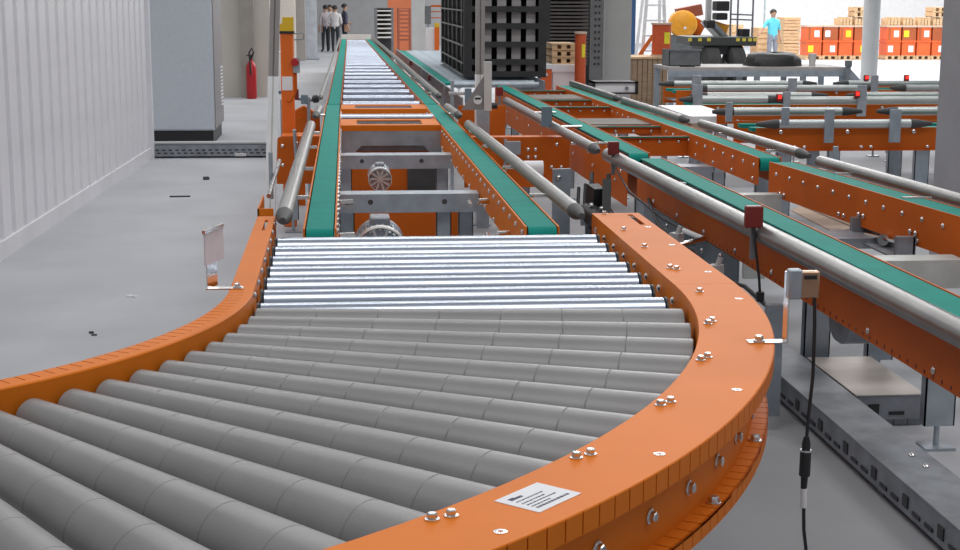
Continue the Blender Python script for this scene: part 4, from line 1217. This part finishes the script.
# boom lift
BL = thing('scissor_lift', 'dark mobile lift with striped platform edge and steel arms behind the work table', 'lift', (at(718, 62, 28).x, 28, 0))
x0, x1, y0, y1, z0, z1 = box_at(690, 757, 37, 46, 28, 1.2)
obj('platform', B(x0, x1, 28, 29.2, z0, z1), mat('lift_dark_grey', (.06, .065, .06), .5, .1, .2, 8), BL, bevel=.02)
for k, px in enumerate((690, 700, 709, 738, 744, 750, 755)):
    xx = at(px, 38, 28).x
    obj('stripe', B(xx-.035, xx+.035, 27.99, 28.0, z1-.08, z1-.02), mat('stripe_yellow', (.75, .62, .08), .6), BL)
for px in (712, 737):
    cw = at(px, 57, 28)
    rr = .0
    wr = (at(0, 44, 28).z-0)/2
    wh = obj('wheel', MB().lathe((cw.x-.16, 28.2, wr*.98), (cw.x+.16, 28.2, wr*.98), [(0, wr*.8), (.04, wr*.98), (.28, wr*.98), (.32, wr*.8)], 28), ASPH, BL)
    obj('hub', MB().cyl((cw.x-.17, 28.2, wr*.98), (cw.x+.17, 28.2, wr*.98), wr*.4), GREYP, wh)
obj('chassis', B(at(705, 50, 28).x, at(738, 50, 28).x, 28.1, 29.1, z0-.16, z0), BLACK, BL)
p0_, p1_ = at(706, 22, 28), at(722, 38, 28)
for k in range(3):
    dx = k*.11
    ar = obj('lift_arm', MB().cbox(((p0_.x+p1_.x)/2+dx, 28.3+.1*k, (p0_.z+p1_.z)/2), (.44, .08, .07), 0, 0, .78), (MIRR, GREYP, GALV)[k], BL)
obj('control_head', MB().box(*box_at(707, 716, 20, 28, 28.1, .4)), BLACK, BL, bevel=.03)
for (px0, px1, py0, py1) in ((717, 730, 1, 11), (717, 728, 13, 20)):
    obj('battery_box', MB().box(*box_at(px0, px1, py0, py1, 28.4, .4)), BLACK, BL, bevel=.02)
obj('mast', B(*box_at(706.5, 712.5, -20, 22, 28.5, .12)), LGREYC, BL)
for px in (730, 737, 752):
    a_ = at(px, 37, 28.6)
    obj('guard_rail_post', MB().cyl((a_.x, 28.6, a_.z), (a_.x, 28.6, 2.4), .018, None, 8), GALVD, BL)
for py in (14, 19):
    a_, b_ = at(730, py, 28.6), at(752, py+1, 28.6)
    obj('guard_rail', MB().cyl((a_.x, 28.6, a_.z), (b_.x, 28.6, b_.z), .016, None, 8), GALVD, BL)
obj('orange_guard', MB().cbox((at(725, 29, 28.2).x, 28.6, at(725, 29, 28.2).z), (.30, .04, .22), 0, 0, .3), mat('machine_yellow', (.85, .36, .02)), BL)
obj('tool_case', MB().box(*box_at(742, 750, 29, 37, 28.3, .3)), BLACK, BL)

# ------------------------------------------------------------------ pallets of orange crates in the bright storage area
YC = 46
def crate_stack(ix, px0, px1, ptop, pmid, pbot, Y, dark):
    pass
cols = [(801, 817), (817.5, 833), (833.5, 848), (848.5, 863), (881, 896), (896.5, 911), (911.5, 926), (926.5, 941)]
names = ['far left', 'second from the left', 'third from the left', 'just left of the round column', 'just right of the round column', 'second right of the round column', 'third right of the round column', 'half hidden by the grey corner column']
for i, (p0x, p1x) in enumerate(cols):
    Yc = 45.5
    p0x, p1x = p0x+5, p1x+5
    x0, x1 = at(p0x, 50, Yc).x, at(p1x, 50, Yc).x
    pallet('pallet under the orange crates, ' + names[i] + ' in the row', x0, x1, Yc, Yc+.7, 0, .13, 'pallets under the crate row')
    zs = .133
    hs = .46
    for k in range(2):
        c_ = thing('orange_crate', ('lower', 'upper')[k] + ' orange crate in the storage row, ' + names[i], 'crate', ((x0+x1)/2, Yc+.5, zs), 'orange crates in the storage row')
        obj('body', B(x0+.02, x1-.02, Yc+.02, Yc+.68, zs, zs+hs-.05), (CRATE, CRATED)[(i*2+k*3) % 4 == 1], c_)
        obj('rim', B(x0, x1, Yc, Yc+.70, zs+hs-.06, zs+hs-.003), CRATE if k == 0 else CARD, c_)
        if (i*3+k) % 4 != 2:
            cx_ = x0+(x1-x0)*(.3+.35*((i+k) % 2))
            obj('label_sheet', B(cx_-.08, cx_+.08, Yc+.008, Yc+.02, zs+.10, zs+.30), PAPER if (i+k) % 3 else mat('yellow_label', (.8, .7, .03)), c_)
        if i % 2 == 0 and k == 1:
            obj('vertical_batten', B(x0+.06, x0+.13, Yc+.005, Yc+.02, zs, zs+hs-.06), CRATED, c_)
        zs += hs
    if i > 1:
        lo = thing('timber_bundle', 'pale timber bundle on top of the crates, ' + names[i], 'timber', ((x0+x1)/2, Yc+.5, zs), 'timber bundles on the crates')
        for k in range(4):
            wv = (x1-x0-.06)/4
            obj('batten', B(x0+.03+k*wv, x0+.03+(k+1)*wv-.02, Yc+.05, Yc+.65, zs, zs+.20+.04*((k+i) % 2)), WOOD, lo)
        if i in (3, 7):
            zs += .25
            for j in range(2):
                pallet(('lower', 'upper')[j] + ' loose pallet topping the timber, ' + names[i], x0, x1-.02, Yc+.02, Yc+.68, zs+j*.152, .15, 'loose pallets on the timber')
# paler crates stacked further left
for j, z in enumerate((0, .42, .84)):
    x0, x1 = at(784, 40, 48).x, at(800, 40, 48).x
    c_ = thing('pine_crate', ('lowest', 'middle', 'topmost')[j] + ' pale pine crate in the stack behind the man in blue', 'crate', ((x0+x1)/2, 48.5, z), 'pale pine crates')
    for k in range(4):
        obj('slat', B(x0, x1, 48, 48.03, z+.02+k*.10, z+.10+k*.10), WOOD, c_)
    obj('body', B(x0+.02, x1-.02, 48.03, 49, z, z+.41), WOOD, c_)
for j, px in enumerate((732, 758)):
    x0, x1 = at(px, 40, 49).x, at(px+12, 40, 49).x
    c_ = thing('pine_crate', ('pale pine crate behind the striped lift platform', 'pale pine crate left of the man in blue')[j], 'crate', ((x0+x1)/2, 49.5, 0), 'pale pine crates')
    obj('body', B(x0+.02, x1-.02, 49.03, 50, 0, 1.0-.1*j), WOOD, c_)
    for k in range(5):
        obj('slat', B(x0, x1, 49, 49.03, .03+k*.18, .15+k*.18), WOOD, c_)
a, b = at(763, 48, 50), at(766, 0, 50)
tag(obj('thin_pole', MB().box(a.x, b.x, 50, 50.08, 0, 4).box(a.x-.06, b.x+.06, 49.95, 50.13, 0, .02), mat('pale_teal_pole', (.35, .45, .47), .6)), 'thin pale pole just left of the man in blue', 'pole')

# ------------------------------------------------------------------ people
def person(name, label, loc, h, facing, shirt, trousers, pose=None, sleeve=True, group=None):
    """one continuous skinned body; coordinates in units of 1.75 m, facing -Y before rotation"""
    k = h/1.75
    pose = pose or {}
    V, Eg, Rd = [], [], []
    def jv(p, r, par=None):
        V.append(Vector(p)*k)
        Rd.append(r*k)
        if par is not None:
            Eg.append((par, len(V)-1))
        return len(V)-1
    pel = jv((0, 0, .95), .145)
    wa = jv((0, 0, 1.10), .130, pel)
    ch = jv((0, .0, 1.30), .155, wa)
    nb = jv((0, .01, 1.47), .075, ch)
    nk = jv((0, 0, 1.53), .055, nb)
    hd = jv((0, -.01, 1.63), .092, nk)
    tp = jv((0, 0, 1.72), .060, hd)
    no = jv((0, -.105, 1.61), .016, hd)
    for s in (-1, 1):
        jv((s*.098, .01, 1.62), .014, hd)
    for s in (-1, 1):
        st = pose.get('stride', .04)*s
        hp = jv((s*.095, 0, .88), .095, pel)
        kn = jv((s*.10, -st*.5-.01, .48), .068, hp)
        an = jv((s*.10, -st, .09), .045, kn)
        jv((s*.11, -st-.14, .035), .035, an)
        sh = jv((s*.185, 0, 1.40), .062, ch)
        el = Vector(pose.get('el%d' % s, (s*.25, .03, 1.12)))
        wr = Vector(pose.get('wr%d' % s, (s*.24, -.06, .87)))
        e_ = jv(el, .046, sh)
        w_ = jv(wr, .032, e_)
        d = (wr-el).normalized()
        pm_ = jv(wr+d*.06, .034, w_)
        side = Vector((0, 1, 0)) if abs(d.y) < .8 else Vector((0, 0, 1))
        for f in range(4):
            off = side*(.024*(f-1.5))
            m_ = jv(wr+d*.11+off, .0095, pm_)
            jv(wr+d*(.155-.01*abs(f-1.3))+off+Vector((-s*.02, 0, 0)), .008, m_)
        jv(wr+d*.07-side*.055, .010, w_)
    me = bpy.data.meshes.new('tmp')
    me.from_pydata(V, Eg, [])
    tmp = bpy.data.objects.new('tmp', me)
    COL.objects.link(tmp)
    md = tmp.modifiers.new('skin', 'SKIN')
    md.use_smooth_shade = True
    sv = me.skin_vertices[0].data
    for i, r in enumerate(Rd):
        sv[i].radius = (r, r)
    sv[0].use_root = True
    for i in (pel, wa, ch):
        sv[i].radius = (Rd[i]*1.12, Rd[i]*.80)
    ms = tmp.modifiers.new('sub', 'SUBSURF')
    ms.levels = ms.render_levels = 1
    dg = bpy.context.evaluated_depsgraph_get()
    body = bpy.data.meshes.new_from_object(tmp.evaluated_get(dg))
    bpy.data.objects.remove(tmp)
    body.name = 'person'
    body.materials.clear()
    for ma in (SKIN, shirt, trousers, BLACK):
        body.materials.append(ma)
    wrists = [Vector(pose.get('wr%d' % s, (s*.24, -.06, .87)))*k for s in (-1, 1)]
    elb = [Vector(pose.get('el%d' % s, (s*.25, .03, 1.12)))*k for s in (-1, 1)]
    for p in body.polygons:
        c = p.center
        z = c.z/k
        hand = min((c-q).length for q in wrists) < .17*k and abs(c.x) > .12*k
        fore = (not sleeve) and any((c-(e*.5+w_*.5)).length < .14*k for e, w_ in zip(elb, wrists))
        if hand or fore:
            p.material_index = 0
        elif z > 1.50:
            p.material_index = 0
        elif z > .96 or abs(c.x) > .205*k:
            p.material_index = 1
        elif z > .075:
            p.material_index = 2
        else:
            p.material_index = 3
    o = link(name, body, None, loc)
    o.rotation_euler = (0, 0, facing)
    tag(o, label, 'person', group)
    hair = MB()
    vs, fs = [], []
    n, rows = 14, 6
    for j in range(rows+1):
        ph = (PI*.62)*j/rows
        for q in range(n):
            th = 2*PI*q/n
            front = max(0, -math.sin(th))
            pp = ph*(1-.42*front)
            r = .108*k
            vs.append((r*.95*math.sin(pp)*math.cos(th), .005*k+r*1.08*math.sin(pp)*math.sin(th), 1.655*k+r*math.cos(pp)))
    for j in range(rows):
        for q in range(n):
            q2 = (q+1) % n
            fs.append((j*n+q, j*n+q2, (j+1)*n+q2, (j+1)*n+q))
    hm = hair.add(vs, fs).mesh('hair', HAIR)
    hobj = bpy.data.objects.new('hair', hm)
    COL.objects.link(hobj)
    hobj.parent = o
    return o
def stand(px, py, Y):
    a_ = at(px, py, Y)
    return (a_.x, Y, 0)
person('person', 'person in pale grey shirt and dark trousers, leftmost of the group by the far conveyor', stand(326, 50, 52), 1.58, PI+.5, mat('pale_grey_shirt', (.42, .38, .40), .8), TROU)
person('person', 'person in white shirt and dark trousers standing in the middle of the far group', stand(335.5, 50, 51.6), 1.57, PI-.2, SHIRTW, TROU, {'wr1': (.17, -.22, 1.02), 'wr-1': (-.17, -.22, 1.02)})
person('person', 'person mostly hidden behind the white shirted one in the far group', stand(330.5, 50, 52.8), 1.58, 0, SHIRTW, TROU)
person('person', 'person in dark jacket at the right edge of the far group', stand(345, 50, 52.4), 1.62, PI/2+.3, SHIRTN, TROU, {'wr1': (.20, -.20, 1.05)})
person('person', 'person in light blue shirt and grey trousers reaching out in the bright storage area', stand(772, 50, 41), 1.56, .25, SHIRTB, TROUG, {'el-1': (-.36, -.05, 1.18), 'wr-1': (-.52, -.12, 1.02)}, sleeve=False)
